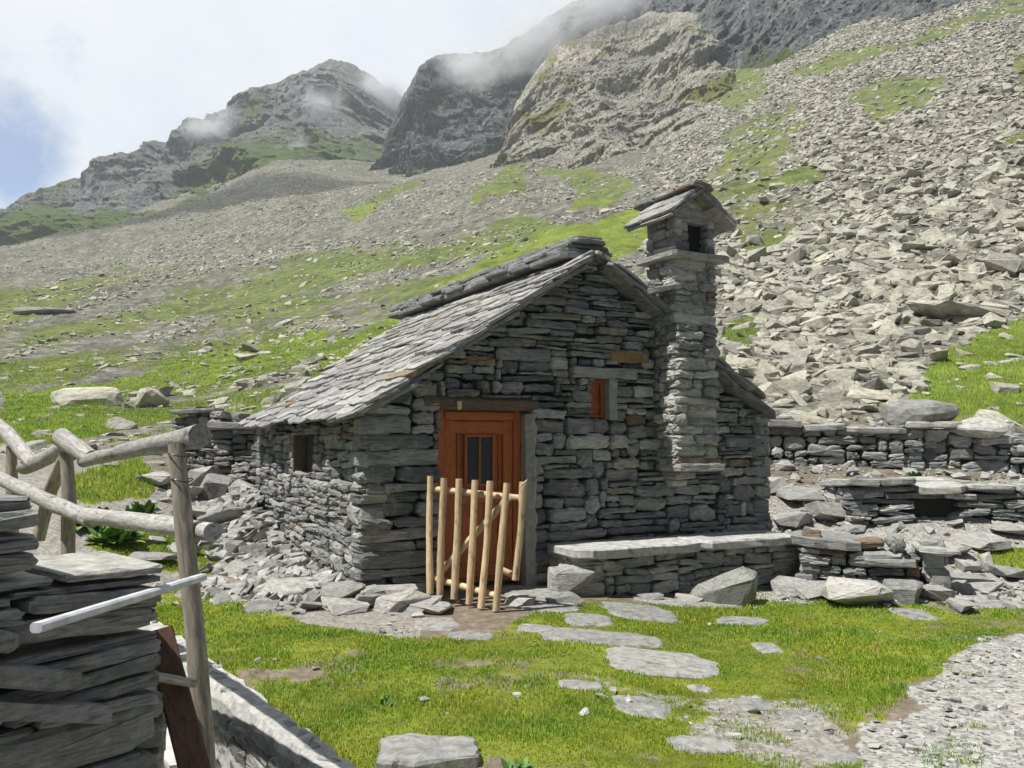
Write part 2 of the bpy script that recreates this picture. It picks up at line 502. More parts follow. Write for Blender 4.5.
def build_table():
    us, rows = [], []
    for u, (yf, pts) in sorted(COLS.items()):
        z0 = 0.0 if u < 560 else (-0.15 if u > 700 else -0.15 * (u - 560) / 140)
        ys = [0.4, 5.0, yf * 0.86, yf]
        zs = [0.0 if u < 700 else -0.05, z0 * 0.6, z0, z0 + 0.02]
        for v, y in pts:
            ys.append(y)
            zs.append(at(u, v, y).z)
        us.append((u - 512) / F)
        rows.append(np.interp(LYS, np.log(ys), zs))
    us, rows = np.array(us), np.array(rows)
    T = np.empty((NA, NLY))
    for j in range(NLY):
        T[:, j] = np.interp(AS, us, rows[:, j])
    # relative smoothing
    def blur(A, ax, r):
        k = np.hanning(2 * r + 3)[1:-1]
        k /= k.sum()
        pad = [(0, 0), (0, 0)]
        pad[ax] = (r, r)
        B = np.pad(A, pad, mode="edge")
        return np.apply_along_axis(lambda x: np.convolve(x, k, "valid"), ax, B)
    T = blur(blur(T, 0, 9), 1, 4)
    return T


TAB = build_table()
WA, WB = Vector((-0.74, 3.9, 0)), Vector((-2.95, 7.05, 0))     # retaining wall line (front, back)
WD = (WB - WA).normalized()
WN = Vector((-WD.y, WD.x, 0))                                   # to the left / lower side
if WN.x > 0:
    WN = -WN


def H(x, y, detail=True):
    x = np.atleast_1d(np.asarray(x, float))
    y = np.maximum(np.atleast_1d(np.asarray(y, float)), 0.5)
    a = np.clip((x / y - A0) / (A1 - A0) * (NA - 1), 0, NA - 1.001)
    l = np.clip((np.log(y) - LY0) / (LY1 - LY0) * (NLY - 1), 0, NLY - 1.001)
    ia, il = a.astype(int), l.astype(int)
    fa, fl = a - ia, l - il
    z = (TAB[ia, il] * (1 - fa) * (1 - fl) + TAB[ia + 1, il] * fa * (1 - fl) + TAB[ia, il + 1] * (1 - fa) * fl + TAB[ia + 1, il + 1] * fa * fl)
    if detail:
        far = np.clip((y - 12) / 40, 0, 1)
        P = np.stack([x, y, 0 * x], 1)
        z = z + fbm(P * 0.9, 4, 3) * (0.035 + 0.25 * far) + fbm(P * 0.06, 4, 9) * 2.2 * np.clip((y - 18) / 60, 0, 1) ** 1
        z = z + fbm(P * 0.02, 3, 19) * 5 * np.clip((y - 60) / 120, 0, 1)
        side = (x - WA.x) * WN.x + (y - WA.y) * WN.y            # >0 : lower side of the retaining wall
        low = np.clip((side + 0.13) / 0.06, 0, 1) * np.clip((8.2 - y) / 1.0, 0, 1)
        z = z - 0.42 * low
    return z


# grass map, drawn in the photograph's own coordinates, then fixed to the land
def in_poly(u, v, poly):
    inside = np.zeros(len(u), bool)
    n = len(poly)
    for i in range(n):
        x0, y0 = poly[i]
        x1, y1 = poly[(i + 1) % n]
        c = (y0 > v) != (y1 > v)
        xi = (x1 - x0) * (v - y0) / ((y1 - y0) if y1 != y0 else 1e-9) + x0
        inside ^= c & (u < xi)
    return inside.astype(float)


GREEN = [
    [(300, 372), (400, 305), (470, 270), (560, 225), (655, 205), (655, 245), (600, 262), (500, 300), (400, 345), (330, 385)],
    [(0, 392), (120, 380), (200, 355), (330, 330), (330, 350), (250, 378), (130, 402), (0, 415)],
    [(0, 415), (115, 408), (130, 425), (60, 445), (0, 448)],
    [(495, 160), (525, 155), (530, 190), (470, 205), (480, 185)],
    [(540, 172), (590, 168), (640, 180), (640, 195), (570, 212), (580, 190)],
    [(676, 98), (745, 64), (762, 68), (758, 98), (742, 113), (712, 104)],
    [(730, 140), (785, 100), (790, 104), (750, 142)],
    [(780, 72), (850, 50), (940, 28), (1030, -5), (1030, 15), (930, 42), (830, 72), (790, 78)],
    [(840, 92), (905, 80), (950, 82), (945, 100), (900, 118), (870, 126), (850, 110)],
    [(1002, 58), (1030, 48), (1030, 92), (1012, 90)],
    [(890, 430), (905, 392), (945, 348), (1000, 322), (1100, 300), (1100, 430)],
    [(1000, 135), (1030, 130), (1030, 142), (1005, 142)],
    [(325, 210), (420, 180), (430, 185), (345, 218)],
    [(60, 478), (150, 462), (150, 500), (60, 500)],
    [(90, 545), (190, 530), (260, 560), (200, 575), (130, 570)],
    [(980, 548), (1060, 545), (1060, 580), (985, 572)],
]
SPARSE = [
    [(-100, 290), (60, 275), (200, 262), (420, 235), (520, 215), (560, 225), (440, 285), (350, 330), (340, 430), (-100, 455)],
    [(725, 190), (800, 170), (840, 190), (800, 230), (740, 260)],
    [(715, 322), (765, 315), (760, 350), (720, 352)],
    [(640, 215), (760, 130), (800, 120), (760, 190), (660, 250)],
]
LAWN = [(130, 590), (230, 600), (300, 622), (380, 636), (480, 640), (540, 606), (620, 600), (800, 596), (900, 606), (1060, 606), (1060, 622), (985, 640), (945, 668), (905, 690), (880, 735), (850, 800), (800, 1100), (-600, 1100), (-600, 590)]
BAREP = [[(690, 696), (760, 690), (800, 715), (770, 745), (690, 740)], [(560, 668), (620, 678), (650, 695), (700, 700), (660, 720), (590, 690)], [(740, 720), (830, 700), (860, 735), (850, 768), (760, 768)]]


def masks(P):
    u, v, d = proj(P)
    ok = d > 0.3
    w = np.stack([u * 0.02, v * 0.035, 0 * u], 1)
    wu, wv = u + fbm(w, 4, 41) * 20, v + fbm(w, 4, 77) * 11
    y = P[:, 1]
    g = np.zeros(len(u))
    for p in GREEN:
        g = np.maximum(g, in_poly(wu, wv, p))
    s = np.zeros(len(u))
    for p in SPARSE:
        s = np.maximum(s, in_poly(wu, wv, p))
    pn = fbm(np.stack([u * 0.012 + v * 0.012, v * 0.07 + u * 0.012, 0 * u], 1), 4, 5)
    lush = np.maximum(g * np.where((v > 290) | (u < 655) & (v > 200), 0.8, 0.12), 0)
    g = np.maximum(g * np.where(lush > 0.5, 0.86, 0.66), s * (0.62 + 1.0 * pn))
    near = (y < 13).astype(float)
    wu2, wv2 = u + fbm(w * 2, 4, 51) * 16, v + fbm(w * 2, 4, 87) * 7
    lawn = 0
    brp = 0 * u
    for (ou, ov) in ((0, 0), (26, 8), (-26, -6), (12, -12), (-14, 12)):
        lw = in_poly(wu2 + ou, wv2 + ov * 0.6, LAWN)
        for p in BAREP:
            ip = in_poly(wu2 + ou, wv2 + ov * 0.6, p)
            lw = np.minimum(lw, 1 - 0.62 * ip)
            brp = np.maximum(brp, 0) + ip * 0.2
        lawn = lawn + 0.2 * lw
    lawn *= 0.82 + 0.62 * fbm(P * 1.5, 5, 15)
    g = np.where(near > 0, np.maximum(np.where(v > 585, 0, g), lawn), g)
    lawn = np.where(near > 0, lawn - 0.32 * np.clip(fbm(P * 0.9, 3, 33) * 1.6 - 0.1, 0, 1) * (u > 640) * (v > 640), lawn)
    g = np.where((near > 0) & (v > 585), lawn, g)
    wu2 = wu2 + fbm(P * 2.5, 3, 35) * 60
    gravel = near * in_poly(wu2, wv2, [(1100, 625), (985, 640), (900, 700), (850, 780), (800, 1200), (1400, 1200), (1400, 600)])
    gravel = np.maximum(gravel, 0.85 * near * (v < 605) * (u > 700))
    for p in BAREP:
        gravel = np.maximum(gravel, near * 0.6 * in_poly(wu2, wv2, p))
    gravel = np.maximum(gravel, near * 0.55 * (v < 640) * (u < 420))
    far = np.clip((y - 11) / 6, 0, 1)
    g = np.where(ok, g, 0.6)
    lush = np.where(near > 0, 1.0, lush)
    return g, gravel, far, lush


def build_terrain():
    rows = np.exp(np.concatenate([np.linspace(math.log(0.6), math.log(3.2), 30)[:-1], np.linspace(math.log(3.2), math.log(30), 330)[:-1], np.linspace(math.log(30), math.log(430), 260)]))
    cols = np.concatenate([np.linspace(-2.3, -0.78, 50)[:-1], np.linspace(-0.78, 0.78, 560)[:-1], np.linspace(0.78, 2.3, 50)])
    A, Y = np.meshgrid(cols, rows, indexing="ij")
    x, y = (A * Y).ravel(), Y.ravel()
    z = H(x, y)
    V = np.stack([x, y, z], 1)
    nx, ny = len(cols), len(rows)
    i = np.arange(nx * ny).reshape(nx, ny)
    Q = np.stack([i[:-1, :-1], i[1:, :-1], i[1:, 1:], i[:-1, 1:]], -1).reshape(-1, 4)
    g, gr, far, lush = masks(V)
    me = np_mesh("hillside", V, Q, M["ground"], True, {"grass": g, "gravel": gr, "far": far, "lush": lush})
    o = link("hillside", me)
    tag(o, kind="structure")
    c = V[Q]
    cen = c.mean(1)
    nrm = np.cross(c[:, 2] - c[:, 0], c[:, 3] - c[:, 1])
    area = np.linalg.norm(nrm, axis=1) * 0.5
    nrm /= np.maximum(area[:, None] * 2, 1e-9)
    gm = g[Q].mean(1)
    grm = gr[Q].mean(1)
    u, v, d = proj(cen)
    return dict(c=c, cen=cen, nrm=nrm, area=area, g=gm, gr=grm, u=u, v=v, d=d)


TER = build_terrain()
INV = (TER["d"] > 0.5) & (TER["u"] > -60) & (TER["u"] < 1084) & (TER["v"] > -40) & (TER["v"] < 900)


def scatter(dens, rng=NR):
    """dens: expected count per m2 for each cell -> points, normals, cell index"""
    lam = dens * TER["area"] * INV
    k = rng.poisson(lam)
    idx = np.repeat(np.arange(len(k)), k)
    a, b_ = rng.random(len(idx))[:, None], rng.random(len(idx))[:, None]
    c = TER["c"][idx]
    p = (c[:, 0] * (1 - a) + c[:, 1] * a) * (1 - b_) + (c[:, 3] * (1 - a) + c[:, 2] * a) * b_
    return p, TER["nrm"][idx], idx


# ------------------------------------------------------------------ house frame
HC = Vector((-1.43, 8.0, 0.0))
HR = math.radians(28.0)
HX, HY = Vector((math.cos(HR), math.sin(HR), 0)), Vector((-math.sin(HR), math.cos(HR), 0))


def house_local(x, y):
    dx, dy = x - HC.x, y - HC.y
    return dx * HX.x + dy * HX.y, dx * HY.x + dy * HY.y


def hx(u, y):
    """local x along the facade of the point seen at column u on the plane local-y = y"""
    a = (u - 512) / F
    return (a * (HC.y + HY.y * y) - HC.x - HY.x * y) / (HX.x - HX.y * a)


WID, DEP, EAVE, APEX = 5.2, 4.75, 1.72, 3.48
MIDX = 2.58
SL = (APEX - EAVE) / MIDX


def roofz(x):
    return APEX - abs(x - MIDX) * SL


# ------------------------------------------------------------------ stone slabs and dry-stone packing
def slab(rng, hw, hh, th, bev=0.012, jit=0.05, cut=0.35, sub=None, rough=0.006):
    """irregular flat stone; outline in local xy (half sizes hw, hh), thickness th downwards from z=0"""
    m_ = min(hw, hh)
    pts = []
    corners = [(-1, -1), (1, -1), (1, 1), (-1, 1)]
    for i, (sx, sy) in enumerate(corners):
        ca, cb = rng.uniform(0.06, cut) * m_, rng.uniform(0.06, cut) * m_ * rng.uniform(1, 2 if hw > hh else 1)
        cb = min(cb, hw * 0.6)
        p1 = (sx * hw, sy * (hh - ca))
        p2 = (sx * (hw - cb), sy * hh)
        seq = [p1, p2] if i in (0, 2) else [p2, p1]
        if i == 0:
            seq = [p1, p2]
        elif i == 1:
            seq = [p2, p1]
        elif i == 2:
            seq = [p1, p2]
        else:
            seq = [p2, p1]
        pts += seq
    out = []
    n = len(pts)
    for i in range(n):
        a, c = pts[i], pts[(i + 1) % n]
        out.append(a)
        L = math.hypot(c[0] - a[0], c[1] - a[1])
        k = int(L / (m_ * 1.1)) if sub is None else sub
        k = min(max(k, 1 if L > m_ * 0.6 else 0), 5)
        for q in range(k):
            f = (q + 1 + rng.uniform(-0.25, 0.25)) / (k + 1)
            out.append((a[0] + (c[0] - a[0]) * f, a[1] + (c[1] - a[1]) * f))
    o = np.array(out)
    n = len(o)
    o += np.array([[rng.uniform(-1, 1), rng.uniform(-1, 1)] for _ in range(n)]) * jit * m_
    bev = min(bev, m_ * 0.4, th * 0.4)
    ins = np.array([max(0.3, (hw - bev) / hw), max(0.3, (hh - bev) / hh)])
    rings = [(o * ins, 0.0), (o, -bev * rng.uniform(0.6, 1.2)), (o, -(th - bev)), (o * ins, -th)]
    V = [[0, 0, rng.uniform(-0.3, 1) * (rough + bev * 0.25)]]
    for oo, z in rings:
        for p in oo:
            V.append([p[0] + rng.uniform(-1, 1) * rough * 0.6, p[1] + rng.uniform(-1, 1) * rough * 0.6, z + rng.uniform(-1, 1) * rough])
    V.append([0, 0, -th])
    Fc = []
    for i in range(n):
        j = (i + 1) % n
        Fc.append((0, 1 + i, 1 + j))
        for r_ in range(3):
            a, b_ = 1 + r_ * n, 1 + (r_ + 1) * n
            Fc.append((a + i, b_ + i, b_ + j, a + j))
        Fc.append((1 + 3 * n + j, 1 + 3 * n + i, 1 + 4 * n))
    return np.array(V), Fc


def frame(o, ex, ey, ez):
    """matrix rows to carry slab-local coordinates to a place"""
    return np.array([ex, ey, ez], float), np.array(o, float)


def put(mb, VF, o, ex, ey, ez):
    V, Fc = VF
    mb.add(V @ np.array([ex, ey, ez], float) + np.array(o, float), Fc)


def pack(rng, width, top, size, step=0.02, zmin=0.0):
    """fill a wall face with interlocking stones; top(t) height limit, size(t,z)->(wmin,wmax,hmin,hmax)"""
    n = max(2, int(round(width / step)))
    hgt = np.full(n, zmin)
    tt = (np.arange(n) + 0.5) * step
    tops = np.array([top(t) for t in tt])
    res = []
    for _ in range(6000):
        act = np.where(hgt < tops - 0.015, hgt, 1e9)
        i0 = int(np.argmin(act))
        if act[i0] > 1e8:
            break
        i1 = i0
        while i1 + 1 < n and abs(hgt[i1 + 1] - hgt[i0]) < 1e-6:
            i1 += 1
        run = i1 - i0 + 1
        z = hgt[i0]
        wmin, wmax, hmin, hmax = size(tt[i0], z)
        w = max(1, int(rng.uniform(wmin, wmax) / step))
        if run - w < wmin / step * 0.7:
            w = run
        if w > wmax / step * 1.4:
            w = int(w / 2)
        h = rng.uniform(hmin, hmax) if rng.random() < 0.75 else rng.uniform(hmin, hmin + (hmax - hmin) * 0.35)
        if w * step < wmin:
            h = min(h, max(hmin, w * step * 1.2))
        # level up with a neighbour when close
        for nb in (i0 - 1, i0 + w):
            if 0 <= nb < n and 0.0 < hgt[nb] - z and abs(hgt[nb] - z - h) < 0.035:
                h = hgt[nb] - z
        st = i0 if rng.random() < 0.5 else i0 + run - w
        res.append((st * step, (st + w) * step, z, z + h))
        hgt[st:st + w] = z + h
    return res


def cut_rect(rects, hole):
    a0, a1, b0, b1 = hole
    out = []
    for (x0, x1, z0, z1) in rects:
        if x1 <= a0 or x0 >= a1 or z1 <= b0 or z0 >= b1:
            out.append((x0, x1, z0, z1))
            continue
        if x0 < a0:
            out.append((x0, a0, z0, z1))
        if x1 > a1:
            out.append((a1, x1, z0, z1))
        xa, xb = max(x0, a0), min(x1, a1)
        if z0 < b0:
            out.append((xa, xb, z0, b0))
        if z1 > b1:
            out.append((xa, xb, b1, z1))
    return [r for r in out if r[1] - r[0] > 0.025 and r[3] - r[2] > 0.02]


def face_stones(mb, rng, rects, o, et, en, depth, gap=0.006, proud=0.03, top=None, tilt=0.03, jit=0.06, cut=0.4, rough=0.006, batter=0.0, bev=0.018):
    """rects on the face through o, horizontal direction et, outward normal en"""
    et, en = Vector(et).normalized(), Vector(en).normalized()
    up = Vector((0, 0, 1))
    for (x0, x1, z0, z1) in rects:
        cx, cz = (x0 + x1) / 2, (z0 + z1) / 2
        if top is not None and cz > top(cx) + 0.01:
            continue
        g = gap * rng.uniform(0.5, 1.6)
        hw, hh = (x1 - x0) / 2 - g, (z1 - z0) / 2 - g * 0.7
        if hw < 0.01 or hh < 0.008:
            continue
        a = rng.uniform(-tilt, tilt) * min(1, 0.25 / max(hw, 0.05))
        ex = et * math.cos(a) + up * math.sin(a)
        ey = -et * math.sin(a) + up * math.cos(a)
        yaw = rng.uniform(-1, 1) * 0.05
        ez = (en + ex * yaw + ey * rng.uniform(-0.05, 0.05)).normalized()
        p = Vector(o) + et * cx + up * cz + en * (rng.uniform(-1, 1) * proud - batter * cz)
        put(mb, slab(rng, hw, hh, depth, bev=min(bev, hh * 0.45) * rng.uniform(0.7, 1.4), jit=jit, cut=cut, rough=rough), p, ex, ey, ez)


def box_geo(x0, x1, y0, y1, z0, z1):
    V = [(x0, y0, z0), (x1, y0, z0), (x1, y1, z0), (x0, y1, z0), (x0, y0, z1), (x1, y0, z1), (x1, y1, z1), (x0, y1, z1)]
    Fc = [(3, 2, 1, 0), (4, 5, 6, 7), (0, 1, 5, 4), (1, 2, 6, 5), (2, 3, 7, 6), (3, 0, 4, 7)]
    return V, Fc


def plank_geo(p0, p1, w, t, up=(0, 0, 1), rng=R, seg=6):
    """a sawn board from p0 to p1, width w along 'up', thickness t; slightly wavy; carries grain"""
    p0, p1 = Vector(p0), Vector(p1)
    d = (p1 - p0)
    L = d.length
    d.normalize()
    up = Vector(up)
    up = (up - d * up.dot(d)).normalized()
    sd = d.cross(up)
    c = 0.18 * t
    sec = [(-w / 2, -t / 2 + c), (-w / 2 + c, -t / 2), (w / 2 - c, -t / 2), (w / 2, -t / 2 + c), (w / 2, t / 2 - c), (w / 2 - c, t / 2), (-w / 2 + c, t / 2), (-w / 2, t / 2 - c)]
    V, G, Fc = [], [], []
    n = len(sec)
    sh = rng.uniform(0, 30)
    for i in range(seg + 1):
        f = i / seg
        for (a, b_) in sec:
            q = p0 + d * (L * f) + up * (a + rng.uniform(-1, 1) * w * 0.012) + sd * (b_ + rng.uniform(-1, 1) * t * 0.03)
            V.append(q)
            G.append((a + sh, b_, L * f))
    for i in range(seg):
        for k in range(n):
            a, b_ = i * n + k, i * n + (k + 1) % n
            Fc.append((a, b_, b_ + n, a + n))
    Fc.append(tuple(range(n))[::-1])
    Fc.append(tuple(range(seg * n, seg * n + n)))
    return np.array([tuple(v) for v in V]), Fc, np.array(G)


def tube_geo(pts, rads, n=12, rng=R, lump=0.08):
    pts = [Vector(p) for p in pts]
    V, G, Fc = [], [], []
    # resample
    P, Rr = [], []
    for i in range(len(pts) - 1):
        L = (pts[i + 1] - pts[i]).length
        k = max(2, int(L / 0.09))
        for q in range(k):
            f = q / k
            P.append(pts[i].lerp(pts[i + 1], f))
            Rr.append(rads[i] * (1 - f) + rads[i + 1] * f)
    P.append(pts[-1])
    Rr.append(rads[-1])
    ref = None
    s = 0.0
    sh = rng.uniform(0, 20)
    ph = [rng.uniform(0, 6.28) for _ in range(3)]
    for i, p in enumerate(P):
        d = (P[min(i + 1, len(P) - 1)] - P[max(i - 1, 0)]).normalized()
        if ref is None:
            ref = d.orthogonal().normalized()
        ref = (ref - d * ref.dot(d)).normalized()
        bi = d.cross(ref)
        if i:
            s += (P[i] - P[i - 1]).length
        for k in range(n):
            a = 2 * math.pi * k / n
            r = Rr[i] * (1 + lump * (0.6 * math.sin(2 * a + ph[0] + s * 2.0) + 0.5 * math.sin(3 * a + ph[1] + s * 5) + 0.5 * math.sin(s * 9 + ph[2])) + rng.uniform(-1, 1) * lump * 0.35)
            V.append(p + ref * (math.cos(a) * r) + bi * (math.sin(a) * r))
            G.append((math.cos(a) * Rr[i] + sh, math.sin(a) * Rr[i], s))
    m_ = len(P)
    for i in range(m_ - 1):
        for k in range(n):
            a, b_ = i * n + k, i * n + (k + 1) % n
            Fc.append((a, b_, b_ + n, a + n))
    for e, base0 in ((0, 0), (1, (m_ - 1) * n)):
        base = len(V)
        for k in range(n):
            V.append(V[base0 + k].copy())
            G.append(G[base0 + k])
        V.append(P[0] if e == 0 else P[-1])
        G.append((sh, 0, s * e + 0.3))
        c = len(V) - 1
        for k in range(n):
            a, b_ = base + k, base + (k + 1) % n
            Fc.append((c, b_, a) if e == 0 else (c, a, b_))
    return np.array([tuple(v) for v in V]), Fc, np.array(G)


def tube(name, pts, rads, mat, parent=None, n=12, rng=R, lump=0.08, smooth=True):
    mb = MB()
    mb.add(*tube_geo(pts, rads, n, rng, lump))
    return mb.build(name, mat, parent, smooth)


def board(name, p0, p1, w, t, mat, parent=None, up=(0, 0, 1)):
    mb = MB()
    mb.add(*plank_geo(p0, p1, w, t, up))
    return mb.build(name, mat, parent)


# ------------------------------------------------------------------ the hut
hut = empty("stone_hut", HC, HR)
tag(hut, "small dry stone alpine hut with slate roof, tall chimney and reddish door", "stone hut")

DX0, DX1, DZ1 = hx(441, 0.0), hx(531, 0.0), 1.80
WX0, WX1, WZ0, WZ1 = hx(593, 0.0), hx(613, 0.0), 1.74, 2.17
rng = random.Random(5)


def size_front(t, z):
    if z > 2.45:
        return (0.14, 0.65, 0.03, 0.10)
    if t < DX0:
        return (0.28, 0.95, 0.07, 0.21)
    if DX1 < t < DX1 + 0.8 and z < 1.6:
        return (0.16, 0.75, 0.05, 0.20)
    if z < 0.9:
        return (0.10, 0.85, 0.04, 0.22)
    return (0.08, 0.7, 0.03, 0.15)


def front_top(t):
    return roofz(t) - 0.02


mb = MB()
rects = pack(rng, WID, front_top, size_front, zmin=-0.25)
rects = cut_rect(rects, (DX0, DX1, -0.3, DZ1 + 0.13))
rects = cut_rect(rects, (WX0, WX1, WZ0, WZ1 + 0.11))
LIN = (hx(572, 0), hx(636, 0))
rects = cut_rect(rects, (LIN[0], LIN[1], WZ1, WZ1 + 0.12))
face_stones(mb, rng, rects, (0, 0, 0), (1, 0, 0), (0, -1, 0), 0.27, top=lambda t: roofz(t) + 0.02, proud=0.04, gap=0.009, tilt=0.07, jit=0.13, cut=0.85, rough=0.012, bev=0.035)
mb.build("front_wall", M["wall"], hut)
mb = MB()
put(mb, slab(rng, (LIN[1] - LIN[0]) / 2, 0.058, 0.3, jit=0.05), ((LIN[0] + LIN[1]) / 2, -0.04, WZ1 + 0.06), (1, 0, 0), (0, 0, 1), (0, -1, 0))
mb.build("window_lintel", M["chimney"], hut)
mb = MB()
put(mb, slab(rng, 0.26, 0.06, 0.28, jit=0.04, cut=0.2), (hx(629, 0), -0.035, 2.42), (1, 0, 0), (0, 0, 1), (0, -1, 0))
o = mb.build("rusty_stone", simple("rusty_stone_face", (0.24, 0.145, 0.065), 0.85, 9, 0.3, 0.01), hut)
o["label"] = "long orange rust stained stone above the window"

# left wall (rubble), right wall and back wall
mb = MB()
rects = pack(rng, DEP, lambda t: EAVE - 0.02, lambda t, z: (0.18, 0.6, 0.045, 0.14) if t > 0.35 else (0.25, 0.5, 0.09, 0.2), zmin=-0.25)
LWX0, LWX1, LWZ0, LWZ1 = 1.85, 2.65, 1.12, 1.56
rects = cut_rect(rects, (LWX0, LWX1, LWZ0, LWZ1))
face_stones(mb, rng, [(DEP - b_, DEP - a, c, d) for a, b_, c, d in rects], (0, DEP, 0), (0, -1, 0), (-1, 0, 0), 0.25, proud=0.03, gap=0.005, tilt=0.12, jit=0.13, cut=0.8, rough=0.009, batter=0.05, bev=0.022)
mb.build("side_wall", M["rubble"], hut)
mb = MB()
rects = pack(rng, DEP, lambda t: EAVE - 0.02, lambda t, z: (0.2, 0.7, 0.08, 0.2), zmin=-0.25)
face_stones(mb, rng, rects, (WID, 0, 0), (0, 1, 0), (1, 0, 0), 0.25)
mb.build("side_wall", M["wall"], hut)
mb = MB()
rects = pack(rng, WID, front_top, lambda t, z: (0.25, 0.8, 0.1, 0.22), zmin=-0.25)
face_stones(mb, rng, [(WID - b_, WID - a, c, d) for a, b_, c, d in rects], (WID, DEP, 0), (-1, 0, 0), (0, 1, 0), 0.25, top=lambda t: roofz(WID - t))
mb.build("back_wall", M["wall"], hut)
# core
mb = MB()
i_ = 0.24
V = []
for yy in (0.245, DEP - 0.2):
    V += [(0.2, yy, -0.3), (WID - 0.2, yy, -0.3), (WID - 0.2, yy, EAVE + 0.05), (MIDX, yy, APEX - 0.12), (0.2, yy, EAVE + 0.05)]
Fc = [(0, 1, 2, 3, 4), (9, 8, 7, 6, 5)] + [(k, 5 + k, 5 + (k + 1) % 5, (k + 1) % 5) for k in range(5)]
mb.add(V, Fc)
mb.build("wall_core", M["core"], hut)

# ---- roof
roof = None
mb = MB()
TH = math.atan(SL)
cs, sn = math.cos(TH), math.sin(TH)


def slope_slates(mb, side, xe, y0, y1, rng):
    """side -1: left slope, +1: right slope; xe overhang beyond the wall"""
    x_e = -xe if side < 0 else WID + xe
    run = abs(MIDX - x_e)
    L = run / cs
    up = Vector((cs if side < 0 else -cs, 0, sn))
    nrm = Vector((-sn if side < 0 else sn, 0, cs))
    s = 0.0
    row = 0
    while s < L - 0.2:
        ex_ = rng.uniform(0.12, 0.19)
        ln = rng.uniform(0.40, 0.48)
        y = y0 + rng.uniform(-0.1, 0.05)
        while y < y1:
            w = rng.choice((rng.uniform(0.16, 0.34), rng.uniform(0.3, 0.85))) if row else rng.uniform(0.45, 1.0)
            th = rng.uniform(0.02, 0.06)
            tl = math.radians(rng.uniform(3.0, 9.5))
            e_up = up * math.cos(tl) - nrm * math.sin(tl)
            e_n = nrm * math.cos(tl) + up * math.sin(tl)
            rot = rng.uniform(-0.13, 0.13)
            ax = Vector((0, 1 if side < 0 else 1, 0))
            exx = (ax * math.cos(rot) + e_up * math.sin(rot)).normalized()
            eyy = e_n.cross(exx).normalized()
            if eyy.dot(up) < 0:
                exx, eyy = -exx, -eyy
            s0 = s + rng.uniform(-0.055, 0.055)
            ln = min(ln, L - s0 + 0.03)
            base = Vector((x_e, 0, roofz(x_e) if False else APEX - run * SL))
            p = base + up * (s0 + ln / 2) + nrm * (0.085 + rng.uniform(-0.006, 0.008))
            p.y = y + w / 2
            put(mb, slab(rng, w / 2 + 0.012, ln / 2 * rng.uniform(0.92, 1.08), th, bev=0.006, jit=0.13, cut=0.7, rough=0.006), p, exx, eyy, e_n)
            y += w
        s += ex_
        row += 1


slope_slates(mb, -1, 0.16, -0.14, DEP - 0.1, rng)
slope_slates(mb, 1, -0.2, -0.08, DEP + 0.02, rng)
roof = mb.build("roof", M["slate"], hut)
mb = MB()
for sd in (-1, 1):
    x_e = -0.04 if sd < 0 else WID - 0.25
    run = abs(MIDX - x_e)
    zb = APEX - run * SL
    V = []
    for yy in (0.12, DEP + 0.1):
        V += [(x_e, yy, zb + 0.0), (MIDX, yy, APEX), (MIDX, yy, APEX + 0.03), (x_e, yy, zb + 0.03)]
    mb.add(V, [(0, 1, 2, 3), (7, 6, 5, 4), (0, 4, 5, 1), (1, 5, 6, 2), (2, 6, 7, 3), (3, 7, 4, 0)])
mb.build("roof_deck", M["core"], roof)
# ridge of three stacked layers
mb = MB()
for ly in range(5):
    y = -0.02 + rng.uniform(-0.05, 0.05)
    while y < DEP + 0.55:
        w = rng.uniform(0.35, 0.75)
        hwid = (0.36, 0.33, 0.28, 0.23, 0.18)[ly] * rng.uniform(0.9, 1.1)
        put(mb, slab(rng, w / 2, hwid, rng.uniform(0.045, 0.06), bev=0.01, jit=0.05, cut=0.3), (MIDX + rng.uniform(-0.03, 0.03), y + w / 2, APEX + 0.0 + 0.052 * (ly + 1)), (0, 1, rng.uniform(-.02, .02)), (-1, 0, rng.uniform(-0.05, 0.05)), (0, 0, 1))
        y += w - 0.01
mb.build("ridge_cap", M["ridge"], roof)
# layered verge slabs along the front edge of both slopes
mb = MB()
for sd, lim in ((-1, 2.3), (1, 2.1)):
    up = Vector((cs if sd < 0 else -cs, 0, sn))
    nrm = Vector((-sn if sd < 0 else sn, 0, cs))
    for ly in range(3 if sd > 0 else 2):
        q = 0.2
        while q < lim / cs:
            w = rng.uniform(0.3, 0.6)
            p = Vector((MIDX, 0, APEX)) - up * (q + w / 2) + nrm * (0.02 + 0.045 * ly)
            p.y = 0.02 + rng.uniform(-0.05, 0.05) - 0.02 * ly
            tl = rng.uniform(0.02, 0.10)
            e_up = up * math.cos(tl) - nrm * math.sin(tl)
            e_n = nrm * math.cos(tl) + up * math.sin(tl)
            put(mb, slab(rng, w / 2 + 0.04, 0.2, rng.uniform(0.03, 0.05), bev=0.008, jit=0.09, cut=0.5), p, e_up, e_n.cross(e_up), e_n)
            q += w
mb.build("verge_slabs", M["ridge"], roof)

